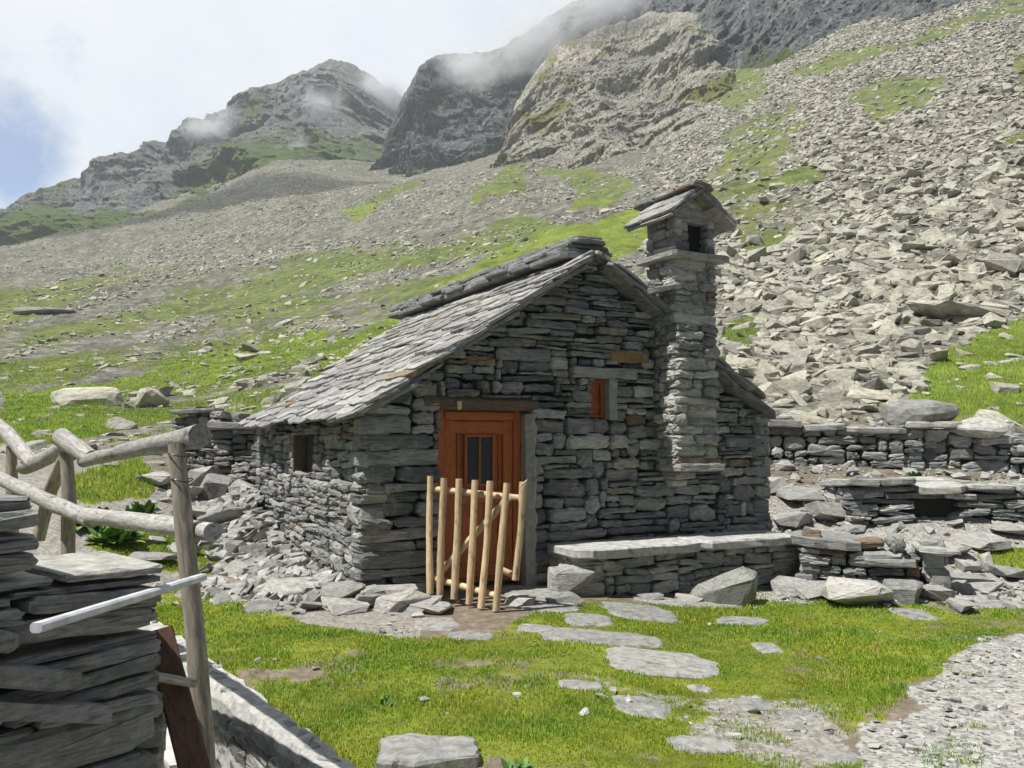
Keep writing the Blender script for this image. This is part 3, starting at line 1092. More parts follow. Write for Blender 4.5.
# ---- door (recessed), jambs, lintel
dy = 0.16
door = MB()
nb = 6
dw = DX1 - DX0
for k in range(1):
    pass
dr = empty("door", (0, 0, 0))
dr.parent = hut
fr = MB()
fw = 0.09
for (p0, p1) in (((DX0 + fw / 2, dy, 0.04), (DX0 + fw / 2, dy, DZ1)), ((DX1 - fw / 2 - 0.05, dy, 0.04), (DX1 - fw / 2 - 0.05, dy, DZ1))):
    fr.add(*plank_geo(p0, p1, fw, 0.1, up=(1, 0, 0)))
fr.add(*plank_geo((DX0 + fw, dy, DZ1 - 0.05), (DX1 - fw - 0.05, dy, DZ1 - 0.05), 0.1, 0.096))
fr.build("door_frame", M["door"], dr)
lf = MB()
lx0, lx1, lz0, lz1 = DX0 + fw + 0.004, DX1 - fw - 0.054, 0.06, DZ1 - 0.104
gx0, gx1 = hx(466, dy), hx(491, dy)
gz0, gz1 = 1.06, 1.53
# vertical boards around the pane
nbd = 5
bw = (lx1 - lx0) / nbd
for k in range(nbd):
    a = lx0 + bw * k
    cxk = a + bw / 2
    lf.add(*plank_geo((cxk, dy + 0.03, lz0), (cxk, dy + 0.03, lz1), bw - 0.006, 0.035, up=(1, 0, 0), seg=3))
# ledges, stiles
for zc in (lz0 + 0.12, 0.92, lz1 - 0.07):
    lf.add(*plank_geo((lx0 + 0.01, dy - 0.004, zc), (lx1 - 0.01, dy - 0.004, zc), 0.13, 0.03))
for xc in (lx0 + 0.055, lx1 - 0.055):
    lf.add(*plank_geo((xc, dy - 0.007, lz0), (xc, dy - 0.007, lz1), 0.11, 0.03, up=(1, 0, 0)))
lf.build("door_leaf", M["door"], dr)
gl = MB()
gl.add(*box_geo(gx0, gx1, dy - 0.018, dy + 0.012, gz0, gz1))
pane = gl.build("glass_pane", M["glass"], dr)
mu = MB()
gc = (gx0 + gx1) / 2
mu.add(*plank_geo((gc, dy - 0.026, gz0), (gc, dy - 0.026, gz1), 0.022, 0.02, up=(1, 0, 0), seg=2))
for xc in (gx0 - 0.015, gx1 + 0.015):
    mu.add(*plank_geo((xc, dy - 0.022, gz0 - 0.03), (xc, dy - 0.022, gz1 + 0.03), 0.03, 0.035, up=(1, 0, 0), seg=2))
for zc in (gz0 - 0.015, gz1 + 0.015):
    mu.add(*plank_geo((gx0, dy - 0.022, zc), (gx1, dy - 0.022, zc), 0.03, 0.034, seg=2))
mu.build("pane_frame", M["door"], dr)
hd = MB()
hd.add(*tube_geo([(lx1 - 0.07, dy - 0.02, 0.95), (lx1 - 0.07, dy - 0.07, 0.95), (lx1 - 0.18, dy - 0.075, 0.95)], [0.01, 0.01, 0.009], 8)[:2])
hd.build("door_handle", M["brass"], dr)
mb = MB()
mb.add(*plank_geo((DX0 - 0.18, 0.08, DZ1 + 0.065), (DX1 + 0.08, 0.08, DZ1 + 0.065), 0.13, 0.2, seg=9))
mb.build("door_lintel", M["beam"], hut)
mb = MB()
mb.add(*tube_geo([(DX0 + 0.17, -0.06, DZ1 + 0.08), (DX0 + 0.17, -0.065, DZ1 + 0.0)], [0.028, 0.02], 8))
mb.build("lintel_peg", M["picket"], hut)
# mortar jamb at the right of the door
mb = MB()
n = 26
V, Fc = [], []
for k in range(n + 1):
    z = -0.05 + (DZ1 + 0.02) * k / n
    a = rng.uniform(0.035, 0.075)
    V += [(DX1 - 0.055, 0.24, z), (DX1 - 0.058 + rng.uniform(-0.008, 0.008), 0.01 + rng.uniform(-0.01, 0.01), z), (DX1 + a * 0.5, -0.032 + rng.uniform(-0.01, 0.01), z), (DX1 + a, -0.01, z)]
for k in range(n):
    for q in range(3):
        a = k * 4 + q
        Fc.append((a, a + 1, a + 5, a + 4))
mb.add(V, Fc)
mb.build("mortar_jamb", M["jamb"], hut)
# small front window
wn = empty("window")
wn.parent = hut
mb = MB()
for (p0, p1, up, w) in (((WX0 + 0.02, 0.13, WZ0), (WX0 + 0.02, 0.13, WZ1), (1, 0, 0), 0.04), ((WX1 - 0.065, 0.13, WZ0), (WX1 - 0.065, 0.13, WZ1), (1, 0, 0), 0.04), ((WX0 + 0.04, 0.13, WZ1 - 0.02), (WX1 - 0.085, 0.13, WZ1 - 0.02), (0, 0, 1), 0.04), ((WX0 + 0.04, 0.13, WZ0 + 0.02), (WX1 - 0.085, 0.13, WZ0 + 0.02), (0, 0, 1), 0.04)):
    mb.add(*plank_geo(p0, p1, w, 0.07, up=up, seg=2))
mb.build("window_frame", M["door"], wn)
mb = MB()
mb.add(*plank_geo(((WX0 + WX1) / 2 - 0.02, 0.16, WZ0), ((WX0 + WX1) / 2 - 0.02, 0.16, WZ1), WX1 - WX0 - 0.06, 0.03, up=(1, 0, 0), seg=3))
mb.build("shutter", M["door"], wn)
mb = MB()
n = 8
V, Fc = [], []
for k in range(n + 1):
    z = WZ0 - 0.02 + (WZ1 - WZ0 + 0.03) * k / n
    V += [(WX1 - 0.045, 0.2, z), (WX1 - 0.045 + rng.uniform(-0.006, 0.006), 0.0, z), (WX1 + rng.uniform(0.01, 0.04), -0.035, z), (WX1 + 0.06, 0.0, z)]
for k in range(n):
    for q in range(3):
        a = k * 4 + q
        Fc.append((a, a + 1, a + 5, a + 4))
mb.add(V, Fc)
mb.build("mortar_reveal", M["jamb"], wn)
# left wall window: near-black panel painted for the unlit recess
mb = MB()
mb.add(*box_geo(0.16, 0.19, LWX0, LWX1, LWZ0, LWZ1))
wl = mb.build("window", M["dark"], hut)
mb = MB()
mb.add(*plank_geo((0.09, LWX1 - 0.035, LWZ0), (0.09, LWX1 - 0.035, LWZ1), 0.15, 0.04, up=(1, 0, 0), seg=3))
mb.build("jamb_shade_board", M["beam"], wl)  # dark board added so the far jamb reads as shaded

# ---- chimney
chim = empty("chimney")
chim.parent = hut
CX0, CX1, CY0, CY1 = hx(677, -0.35), hx(719.5, -0.35), -0.35, 0.16
CZ0, CZ1 = 1.22, 3.52
mb = MB()
cw = CX1 - CX0
rr = pack(rng, cw, lambda t: CZ1, lambda t, z: (0.12, 0.6, 0.06, 0.15), zmin=CZ0)
face_stones(mb, rng, rr, (CX0, CY0, 0), (1, 0, 0), (0, -1, 0), 0.2, proud=0.03, tilt=0.09, jit=0.14, cut=0.85, rough=0.012, bev=0.03)
rr = pack(rng, CY1 - CY0 - 0.03, lambda t: CZ1, lambda t, z: (0.1, 0.3, 0.06, 0.15), zmin=CZ0)
face_stones(mb, rng, rr, (CX0, CY1, 0), (0, -1, 0), (-1, 0, 0), 0.2, proud=0.03, tilt=0.09, jit=0.14, cut=0.85, rough=0.012, bev=0.03)
rr = pack(rng, CY1 - CY0 - 0.03, lambda t: CZ1, lambda t, z: (0.12, 0.4, 0.06, 0.15), zmin=CZ0)
face_stones(mb, rng, rr, (CX1, CY0 + 0.03, 0), (0, 1, 0), (1, 0, 0), 0.2, proud=0.02, tilt=0.05, jit=0.08)
rr = pack(rng, cw, lambda t: CZ1, lambda t, z: (0.2, 0.5, 0.06, 0.15), zmin=CZ0 + 1.4)
face_stones(mb, rng, rr, (CX1, CY1, 0), (-1, 0, 0), (0, 1, 0), 0.2, proud=0.02, tilt=0.05, jit=0.08)
mb.add(*box_geo(CX0 + 0.05, CX1 - 0.05, CY0 + 0.05, CY1 - 0.05, CZ0 + 0.04, CZ1 - 0.02))
mb.build("shaft", M["chimney"], chim)
# corbel under the shaft
mb = MB()
for (w, d, z, h, xo) in ((0.315, 0.40, CZ0 + 0.02, 0.085, 0.02), (0.15, 0.24, CZ0 - 0.065, 0.09, -0.09), (0.1, 0.15, CZ0 - 0.155, 0.08, -0.1)):
    put(mb, slab(rng, w, h / 2, d + 0.05, bev=0.03, jit=0.12, cut=0.6), ((CX0 + CX1) / 2 + xo, -d, z - h / 2), (1, 0, 0), (0, 0, 1), (0, -1, 0))
mb.build("corbel", M["chimney"], chim)
mb = MB()
put(mb, slab(rng, cw / 2 + 0.1, (CY1 - CY0) / 2 + 0.1, 0.07, bev=0.012, jit=0.03, cut=0.12, rough=0.004), ((CX0 + CX1) / 2, (CY0 + CY1) / 2, CZ1 + 0.065), (1, 0, 0), (0, 1, 0), (0, 0, 1))
mb.build("ledge", M["loose"], chim)
# head: corner piers and a flue opening to the front
mb = MB()
BX0, BX1, BY0, BY1, BZ0, BZ1 = CX0 + 0.0, CX1 - 0.01, CY0 + 0.01, CY1 + 0.01, CZ1 + 0.07, CZ1 + 0.50
ox0, ox1 = hx(692, BY0), hx(710, BY0)
rr = pack(rng, BX1 - BX0, lambda t: BZ1, lambda t, z: (0.12, 0.45, 0.07, 0.14), zmin=BZ0)
rr = [q for q in pack(rng, ox0 - BX0, lambda t: BZ1 - 0.08, lambda t, z: (0.2, 0.5, 0.09, 0.15), zmin=BZ0)]
rr += [(q[0] + ox1 - BX0, q[1] + ox1 - BX0, q[2], q[3]) for q in pack(rng, BX1 - ox1, lambda t: BZ1 - 0.08, lambda t, z: (0.12, 0.5, 0.09, 0.15), zmin=BZ0)]
rr.append((0.0, BX1 - BX0, BZ1 - 0.08, BZ1 + 0.02))
face_stones(mb, rng, rr, (BX0, BY0, 0), (1, 0, 0), (0, -1, 0), 0.12, proud=0.012, tilt=0.04)
for (oo, et, en) in (((BX0, BY1, 0), (0, -1, 0), (-1, 0, 0)), ((BX1, BY0, 0), (0, 1, 0), (1, 0, 0))):
    rr = pack(rng, BY1 - BY0, lambda t: BZ1, lambda t, z: (0.15, 0.45, 0.07, 0.15), zmin=BZ0)
    face_stones(mb, rng, rr, oo, et, en, 0.12, proud=0.012, tilt=0.04)
rr = pack(rng, BX1 - BX0, lambda t: BZ1, lambda t, z: (0.15, 0.45, 0.07, 0.15), zmin=BZ0)
face_stones(mb, rng, rr, (BX1, BY1, 0), (-1, 0, 0), (0, 1, 0), 0.12, proud=0.012, tilt=0.04)
hmid = (CX0 + CX1) / 2 - 0.06
# gable stones up under the cap
for k, (z, w) in enumerate(((BZ1 + 0.05, 0.27), (BZ1 + 0.13, 0.17), (BZ1 + 0.2, 0.09))):
    put(mb, slab(rng, w, 0.045, 0.45, jit=0.1), (hmid, BY0 + 0.0, z), (1, 0, 0), (0, 0, 1), (0, -1, 0))
mb.build("chimney_head", M["chimney"], chim)
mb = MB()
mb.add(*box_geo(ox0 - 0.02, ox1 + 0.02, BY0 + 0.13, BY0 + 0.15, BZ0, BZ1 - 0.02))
mb.build("flue_shade", M["dark"], chim)  # near-black panel painted for the shade inside the flue
# cap: slabs pitched both ways
mb = MB()
AZ = 4.26
for (side, half, drop) in ((-1, 0.42, 0.34), (1, 0.47, 0.36)):
    ang = math.atan2(drop, half)
    up = Vector((-side * math.cos(ang), 0, math.sin(ang)))
    nrm = Vector((side * math.sin(ang), 0, math.cos(ang)))
    Ls = math.hypot(half, drop)
    rowsn = 2
    for r_ in range(rowsn):
        for ly in range(2):
            y = -0.52
            while y < 0.27:
                w = min(rng.uniform(0.38, 0.55), max(0.15, 0.29 - y))
                ln = Ls / rowsn + 0.09
                c_ = Vector((hmid + side * half, 0, AZ - drop)) + up * (Ls / rowsn * r_ + ln / 2 - 0.02 + rng.uniform(-0.02, 0.02)) + nrm * (0.03 + 0.045 * ly + 0.025 * r_ * 0)
                c_.y = y + w / 2
                tl = 0.06
                e_up = up * math.cos(tl) - nrm * math.sin(tl)
                e_n = nrm * math.cos(tl) + up * math.sin(tl)
                exx = Vector((0, -side, 0))
                eyy = e_n.cross(exx)
                if eyy.dot(up) < 0:
                    exx, eyy = -exx, -eyy
                put(mb, slab(rng, w / 2 + 0.01, ln / 2, 0.04, bev=0.008, jit=0.04, cut=0.3), c_, exx, eyy, e_n)
                y += w
for ly in range(2):
    y = -0.55
    while y < 0.25:
        w = rng.uniform(0.3, 0.45)
        put(mb, slab(rng, w / 2, 0.16 - 0.03 * ly, 0.04, bev=0.008, jit=0.05), (hmid + 0.01, y + w / 2, AZ + 0.06 + 0.035 * ly), (0, 1, 0), (-1, 0, 0.12), (0.12, 0, 1))
        y += w
mb.build("chimney_cap", M["slate"], chim)
mb = MB()
put(mb, slab(rng, 0.2, 0.17, 0.06, bev=0.008, jit=0.04, cut=0.2), (CX0 - 0.1, CY0 + 0.16, 3.2), (0.97, 0, 0.2), (0, 1, 0), (-0.2, 0, 0.97))
mb.build("flashing_slab", M["paving"], chim)

# ------------------------------------------------------------------ picket gate (ajar)
gate = empty("picket_gate", at(430, 590, 8.05))
tag(gate, "open gate of rough peeled pickets with a diagonal brace before the hut door", "gate")
gl0 = gate.location.copy()
PK = [((430, 476), (430, 594), 8.05), ((444, 478), (440, 596), 7.97), ((459, 479), (454, 599), 7.88), ((475, 480), (469, 604), 7.78), ((490, 481), (481, 608), 7.68), ((507, 483), (496, 611), 7.58), ((523, 482), (515, 580), 7.62)]
rngp = random.Random(3)
for (t_, b_, Y) in PK:
    p0, p1 = at(*b_, Y) - gl0, at(*t_, Y + 0.03) - gl0
    mid = p0.lerp(p1, 0.5) + Vector((rngp.uniform(-.012, .012), rngp.uniform(-.015, .015), 0))
    tube("picket", [p0, mid, p1], [0.033, 0.032, 0.030], M["picket"], gate, 12, rngp, 0.07)
tube("rail", [at(432, 489, 8.12) - gl0, at(521, 498, 7.68) - gl0], [0.03, 0.03], M["picket"], gate, 8, rngp, 0.05)
tube("rail", [at(430, 577, 8.12) - gl0, at(497, 596, 7.66) - gl0], [0.03, 0.03], M["picket"], gate, 8, rngp, 0.05)
tube("rail", [at(497, 568, 7.70) - gl0, at(518, 577, 7.68) - gl0], [0.03, 0.03], M["picket"], gate, 8, rngp, 0.05)
tube("brace", [at(437, 576, 8.10) - gl0, at(509, 497, 7.71) - gl0], [0.032, 0.032], M["picket"], gate, 8, rngp, 0.05)
tube("hinge_tie", [at(519, 487, 7.57) - gl0, at(527, 480, 7.55) - gl0, at(525, 486, 7.6) - gl0], [0.006, 0.006, 0.006], M["picket"], gate, 6, rngp, 0.02)

# ------------------------------------------------------------------ stone bench along the facade
bench = empty("stone_bench", HC + HX * 2.05, HR)
tag(bench, "long stone bench of pale slabs built against the hut front under the chimney", "stone bench")
BX = hx(800, -0.66) - 2.05
mb = MB()
rr = pack(rng, BX, lambda t: 0.36, lambda t, z: (0.12, 0.55, 0.05, 0.15), zmin=-0.3)
face_stones(mb, rng, rr, (0, -0.6, 0), (1, 0, 0), (0, -1, 0), 0.35, proud=0.04, tilt=0.14, jit=0.13, cut=0.6)
rr = pack(rng, 0.6, lambda t: 0.36, lambda t, z: (0.15, 0.4, 0.06, 0.15), zmin=-0.3)
face_stones(mb, rng, rr, (0, 0, 0), (0, -1, 0), (-1, 0, 0), 0.3, proud=0.03, tilt=0.1, jit=0.1)
face_stones(mb, rng, rr, (BX, -0.6, 0), (0, 1, 0), (1, 0, 0), 0.3, proud=0.03, tilt=0.1, jit=0.1)
mb.build("bench_base", M["loose"], bench)
x = -0.06
for w in (1.55, 1.42):
    mb = MB()
    put(mb, slab(rng, w / 2, 0.36, 0.09, bev=0.015, jit=0.06, cut=0.4, rough=0.008), (x + w / 2, -0.36, 0.43), (1, 0, rng.uniform(-0.01, 0.01)), (0, 1, 0), (0, 0, 1))
    mb.build("seat_slab", M["bench"], bench)
    x += w + 0.01

# ------------------------------------------------------------------ free-standing dry-stone walls
def free_wall(name, label, cat, p0, p1, topf, th, size, seed, zb=-0.3, capm=None, mat=None, hole=None, cap=True, proud=0.05, tilt=0.12):
    r = random.Random(seed)
    p0, p1 = Vector(p0), Vector(p1)
    d = Vector((p1.x - p0.x, p1.y - p0.y, 0))
    L = d.length
    d.normalize()
    nrm = Vector((d.y, -d.x, 0))
    if nrm.y > 0:
        nrm = -nrm
    ang = math.atan2(d.y, d.x)
    e = empty(name, p0, ang)
    tag(e, label, cat)
    mb = MB()
    rr = pack(r, L, topf, size, zmin=zb)
    if hole:
        rr = cut_rect(rr, hole)
    face_stones(mb, r, rr, (0, 0, 0), (1, 0, 0), (0, -1, 0), min(th * 0.7, 0.35), proud=proud, tilt=tilt, jit=0.15, cut=0.9, rough=0.012, batter=0.06, gap=0.01, bev=0.03)
    rr = pack(r, L, topf, size, zmin=zb)
    face_stones(mb, r, [(L - b_, L - a, c, q) for a, b_, c, q in rr], (L, th, 0), (-1, 0, 0), (0, 1, 0), th * 0.55, proud=proud, tilt=tilt, jit=0.12, cut=0.6, rough=0.01)
    for (oo, et, en, tz) in (((0, th, 0), (0, -1, 0), (-1, 0, 0), topf(0.05)), ((L, 0, 0), (0, 1, 0), (1, 0, 0), topf(L - 0.05))):
        rr = pack(r, th, lambda t: tz, size, zmin=zb)
        face_stones(mb, r, rr, oo, et, en, 0.2, proud=proud, tilt=tilt, jit=0.12, cut=0.6)
    mb.build("wall_stones", mat or M["wall"], e)
    if cap:
        x = -0.05
        while x < L:
            w = r.uniform(0.35, 0.95)
            c = MB()
            z = topf(min(L, max(0, x + w / 2))) + r.uniform(0.0, 0.04)
            put(c, slab(r, w / 2, th / 2 + r.uniform(0.0, 0.08), r.uniform(0.05, 0.11), bev=0.015, jit=0.12, cut=0.6, rough=0.01), (x + w / 2, th / 2 - 0.03, z + 0.06), (1, 0, r.uniform(-0.06, 0.06)), (0, 1, r.uniform(-0.08, 0.08)), (0, 0, 1))
            c.build("capstone", capm or M["loose"], e)
            x += w + 0.01
    return e


def zat(p):
    return float(H(p[0], p[1])[0])


def gpt(u, v, Y):
    p = at(u, v, Y)
    return Vector((p.x, p.y, zat(p)))


# ruined low wall to the right of the bench
a = gpt(800, 590, 9.5); b2 = gpt(950, 598, 9.05)
free_wall("low_stone_wall", "low tumbled dry stone wall running right from the bench end", "stone wall", a, b2, lambda t: 0.46 - 0.05 * t + 0.07 * math.sin(t * 5) + 0.05 * math.sin(t * 11), 0.6, lambda t, z: (0.15, 0.65, 0.06, 0.19), 21, zb=-0.15)
# store with the dark opening
a = gpt(850, 515, 11.6); b2 = gpt(1100, 520, 11.3)
Ls = (b2 - a).length
free_wall("stone_store", "low flat topped dry stone store with a small dark square opening", "stone store", a, b2, lambda t: 0.56 + 0.03 * math.sin(t * 2.2), 1.3, lambda t, z: (0.22, 0.9, 0.05, 0.13), 23, zb=-0.3, hole=(0.86, 1.40, 0.13, 0.43), proud=0.05)
st_ = [o for o in bpy.data.objects if o.name.startswith("stone_store")][0]
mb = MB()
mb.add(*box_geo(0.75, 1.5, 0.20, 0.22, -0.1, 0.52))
mb.build("opening", M["dark"], st_)  # near-black panel painted for the store's unlit inside
# back wall below the scree
a = gpt(755, 470, 13.9); b2 = gpt(925, 468, 13.5)
free_wall("dry_stone_wall", "grey dry stone wall at the foot of the scree behind the hut's right side", "stone wall", a, b2, lambda t: 0.52 + 0.10 * math.sin(t * 3) + 0.06 * math.sin(t * 7.3), 0.5, lambda t, z: (0.18, 0.6, 0.09, 0.24), 25, zb=-0.3)
a = gpt(925, 455, 13.6); b2 = gpt(1120, 462, 12.8)
free_wall("dry_stone_wall", "rough dry stone wall with tufts of grass behind the flat topped store", "stone wall", a, b2, lambda t: 0.42 + 0.10 * math.sin(t * 3) + 0.06 * math.sin(t * 6.1), 0.5, lambda t, z: (0.2, 0.7, 0.08, 0.22), 27, zb=-0.3)
# broken wall left of the hut back corner
a = gpt(170, 495, 13.4); b2 = gpt(262, 500, 13.0)
free_wall("dry_stone_wall", "broken heap-like dry stone wall behind the log fence, left of the hut", "stone wall", a, b2, lambda t: 0.75 + 0.12 * math.sin(t * 4), 0.6, lambda t, z: (0.15, 0.5, 0.07, 0.18), 29, zb=-0.3, mat=M["rubble"])

# ------------------------------------------------------------------ left foreground stack of slabs (wall corner)
sw = empty("slab_wall", at(158, 768, 2.95) * 1.0)
sw.location.z = -0.42
SWD = (at(-160, 600, 2.2) - at(158, 600, 2.95))
SWD.z = 0
SWL = SWD.length
SWD.normalize()
sw.rotation_euler = (0, 0, math.atan2(-SWD.y, -SWD.x))
tag(sw, "stepped corner of a shaded dry stone wall of thick slabs in the near left corner", "stone wall")
r = random.Random(14)


def sw_top(t):                       # t from the left end
    q = SWL - t
    return 0.42 + 0.59 + min(q, 0.75) * 0.95


mb = MB()
rr = pack(r, SWL, sw_top, lambda t, z: (0.3, 0.85, 0.08, 0.21) if z < 0.9 else (0.3, 0.75, 0.022, 0.06), zmin=-0.1)
face_stones(mb, r, rr, (-SWL, 0, 0), (1, 0, 0), (0, -1, 0), 0.4, proud=0.03, tilt=0.07, jit=0.12, cut=0.7, rough=0.007, bev=0.016, gap=0.006)
rz_ = sw.rotation_euler.z
sd_ = Vector((-1.16, 2.95, 0)).normalized()                     # unseen side run added behind the corner to shade the retaining wall
sdl = Vector((sd_.x * math.cos(rz_) + sd_.y * math.sin(rz_), -sd_.x * math.sin(rz_) + sd_.y * math.cos(rz_), 0))
sdn = Vector((sdl.y, -sdl.x, 0))
rr = pack(r, 2.1, lambda t: 0.98 - t * 0.2, lambda t, z: (0.3, 0.6, 0.06, 0.16), zmin=-0.1)
face_stones(mb, r, rr, sdl * 0.06, sdl, sdn, 0.4, proud=0.02, tilt=0.05, jit=0.1)
put(mb, slab(r, 0.48, 0.36, 1.1), (-0.80, 0.52, 1.12), (1, 0, 0), (0, 1, 0), (0, 0, 1))
for k in range(5):
    q = 0.16 + 0.15 * k
    put(mb, slab(r, r.uniform(0.25, 0.4), 0.4, r.uniform(0.04, 0.06), bev=0.01, jit=0.07), (-q - 0.36, 0.33, sw_top(SWL - q) + 0.02), (1, 0, -0.3), (0, 1, 0.02), (0.12, 0, 1))
mb.build("wall_slabs", M["slabwall"], sw)

# ------------------------------------------------------------------ log fence
fe = empty("log_fence", (at(205, 768, 3.35).x, 3.35, -0.42))
tag(fe, "crooked log fence of bleached round rails in the left foreground", "fence")
fl = fe.location.copy()
rf = random.Random(8)


def fp(u, v, Y):
    return at(u, v, Y) - fl


tube("post", [Vector((0.02, 0, -0.1)), fp(206, 768, 3.35), fp(196, 640, 3.36), fp(184, 530, 3.38), fp(176, 444, 3.4)], [0.041, 0.038, 0.036, 0.034, 0.031], M["post"], fe, 14, rf, 0.07)
tube("post", [Vector(gpt(72, 560, 5.6) - fl) - Vector((0, 0, 0.3)), fp(69, 500, 5.6), fp(66, 452, 5.62)], [0.05, 0.045, 0.04], M["post"], fe, 12, rf)
tube("post", [fp(12, 560, 7.0), fp(12, 470, 7.0), fp(11, 446, 7.0)], [0.05, 0.045, 0.04], M["post"], fe, 12, rf)
tube("strut", [fp(38, 540, 6.0), fp(50, 492, 6.0), fp(64, 458, 5.7)], [0.045, 0.045, 0.04], M["post"], fe, 10, rf)
tube("rail", [fp(200, 436, 3.36), fp(165, 443, 3.7), fp(122, 452, 4.5), fp(84, 461, 5.45)], [0.047, 0.042, 0.040, 0.041], M["log"], fe, 16, rf, 0.06)
tube("rail", [fp(91, 458, 5.35), fp(75, 447, 5.5), fp(61, 437, 5.6)], [0.05, 0.056, 0.06], M["log"], fe, 14, rf, 0.05)
tube("rail", [fp(66, 446, 5.7), fp(45, 459, 6.2), fp(24, 468, 6.8)], [0.055, 0.055, 0.055], M["log"], fe, 14, rf, 0.05)
tube("rail", [fp(34, 464, 6.5), fp(8, 434, 7.0), fp(-10, 420, 7.2)], [0.056, 0.06, 0.06], M["log"], fe, 14, rf, 0.05)
tube("rail", [fp(213, 532, 3.32), fp(170, 526, 3.75), fp(125, 520, 4.4), fp(86, 516, 5.0)], [0.036, 0.041, 0.044, 0.046], M["log"], fe, 16, rf, 0.06)
tube("rail", [fp(92, 520, 4.9), fp(45, 500, 5.6), fp(-5, 476, 6.6), fp(-40, 468, 7.2)], [0.046, 0.050, 0.052, 0.054], M["log"], fe, 16, rf, 0.05)
for (u, v, Y) in ((180, 455, 3.37), (183, 480, 3.37)):
    rgn = []
    for k in range(15):
        a = 2 * math.pi * k / 14
        c = fp(u - 1, v, 3.39)
        rgn.append(c + Vector((math.cos(a) * 0.041, math.sin(a) * 0.041, 0.006 * math.sin(a * 2))))
    tube("wire_tie", rgn, [0.003] * 15, M["brass"], fe, 5, rf, 0.01)

bp = board("white_board", at(36, 628, 2.22), at(203, 577, 3.29), 0.026, 0.032, M["board"], up=(0, 0, 1))
tag(bp, "narrow white painted board reaching slantwise from the fence post over the slab wall", "board")
bp = board("brown_plank", at(158, 630, 3.20), at(203, 800, 3.02), 0.10, 0.025, M["plank"], up=(1, 0.6, 0))
tag(bp, "dark brown plank leaning between the slab wall and the fence post", "plank")
bp = board("wood_stub", at(142, 674, 2.93), at(191, 683, 3.15), 0.03, 0.06, M["log"])
tag(bp, "short grey wooden stub poking out of the slab wall beside the brown plank", "wood stub")

# ------------------------------------------------------------------ mortared retaining wall
rw = empty("retaining_wall", (WA.x, WA.y, 0), math.atan2(WD.y, WD.x))
tag(rw, "low retaining wall of stones in white mortar along the lawn's left edge", "retaining wall")
L0, L1 = -2.4, (WB - WA).length
# local x along WD, local +y = left (lower) side
yl = 1 if (WN.x * -math.sin(rw.rotation_euler.z) + WN.y * math.cos(rw.rotation_euler.z)) > 0 else -1
mb = MB()
n = 60
V, Fc = [], []
r = random.Random(31)
for k in range(n + 1):
    xx = L0 + (L1 - L0) * k / n
    j = lambda s: r.uniform(-s, s)
    V += [(xx, yl * 0.13 + yl * j(0.01), -0.6), (xx, yl * 0.10 + j(0.012), -0.03 + j(0.012)), (xx, yl * 0.07 + j(0.012), 0.025 + j(0.01)), (xx, -yl * 0.06 + j(0.015), 0.03 + j(0.012)), (xx, -yl * 0.12 + j(0.03), -0.05)]
for k in range(n):
    for q in range(4):
        a = k * 5 + q
        Fc.append((a, a + 1, a + 6, a + 5))
Fc.append((0, 1, 2, 3, 4))
Fc.append((n * 5 + 4, n * 5 + 3, n * 5 + 2, n * 5 + 1, n * 5))
mb.add(V, Fc)
mb.build("mortar_body", M["mortar"], rw)
mb = MB()
rr = pack(r, L1 - L0, lambda t: -0.04, lambda t, z: (0.22, 0.55, 0.08, 0.15), zmin=-0.45)
et = (1, 0, 0) if yl < 0 else (-1, 0, 0)
og = (L0, yl * 0.128, 0) if yl < 0 else (L1, yl * 0.128, 0)
rr = [(a_, b_, c_, min(d_, -0.06)) for a_, b_, c_, d_ in rr if c_ < -0.1]
face_stones(mb, r, rr, og, et, (0, yl, 0), 0.1, gap=0.016, proud=-0.002, tilt=0.12, jit=0.18, cut=0.9, batter=-0.05, bev=0.006)
mb.build("facing_stones", M["rubble"], rw)
mb = MB()
for k in range(26):
    xx = r.uniform(L0, L1)
    put(mb, slab(r, r.uniform(0.03, 0.07), r.uniform(0.02, 0.045), 0.05, jit=0.15, cut=0.8), (xx, r.uniform(-0.05, 0.05), 0.030 + r.uniform(0, 0.006)), (1, r.uniform(-.5, .5), 0), (0, 1, 0), (0, 0, 1))
mb.build("top_stones", M["loose"], rw)
mb = MB()
mb.add(*box_geo(L0, L1 - 0.5, min(yl * 0.12, yl * 0.36), max(yl * 0.12, yl * 0.36), -0.7, -0.36))
mb.build("footing", M["concrete"], rw)

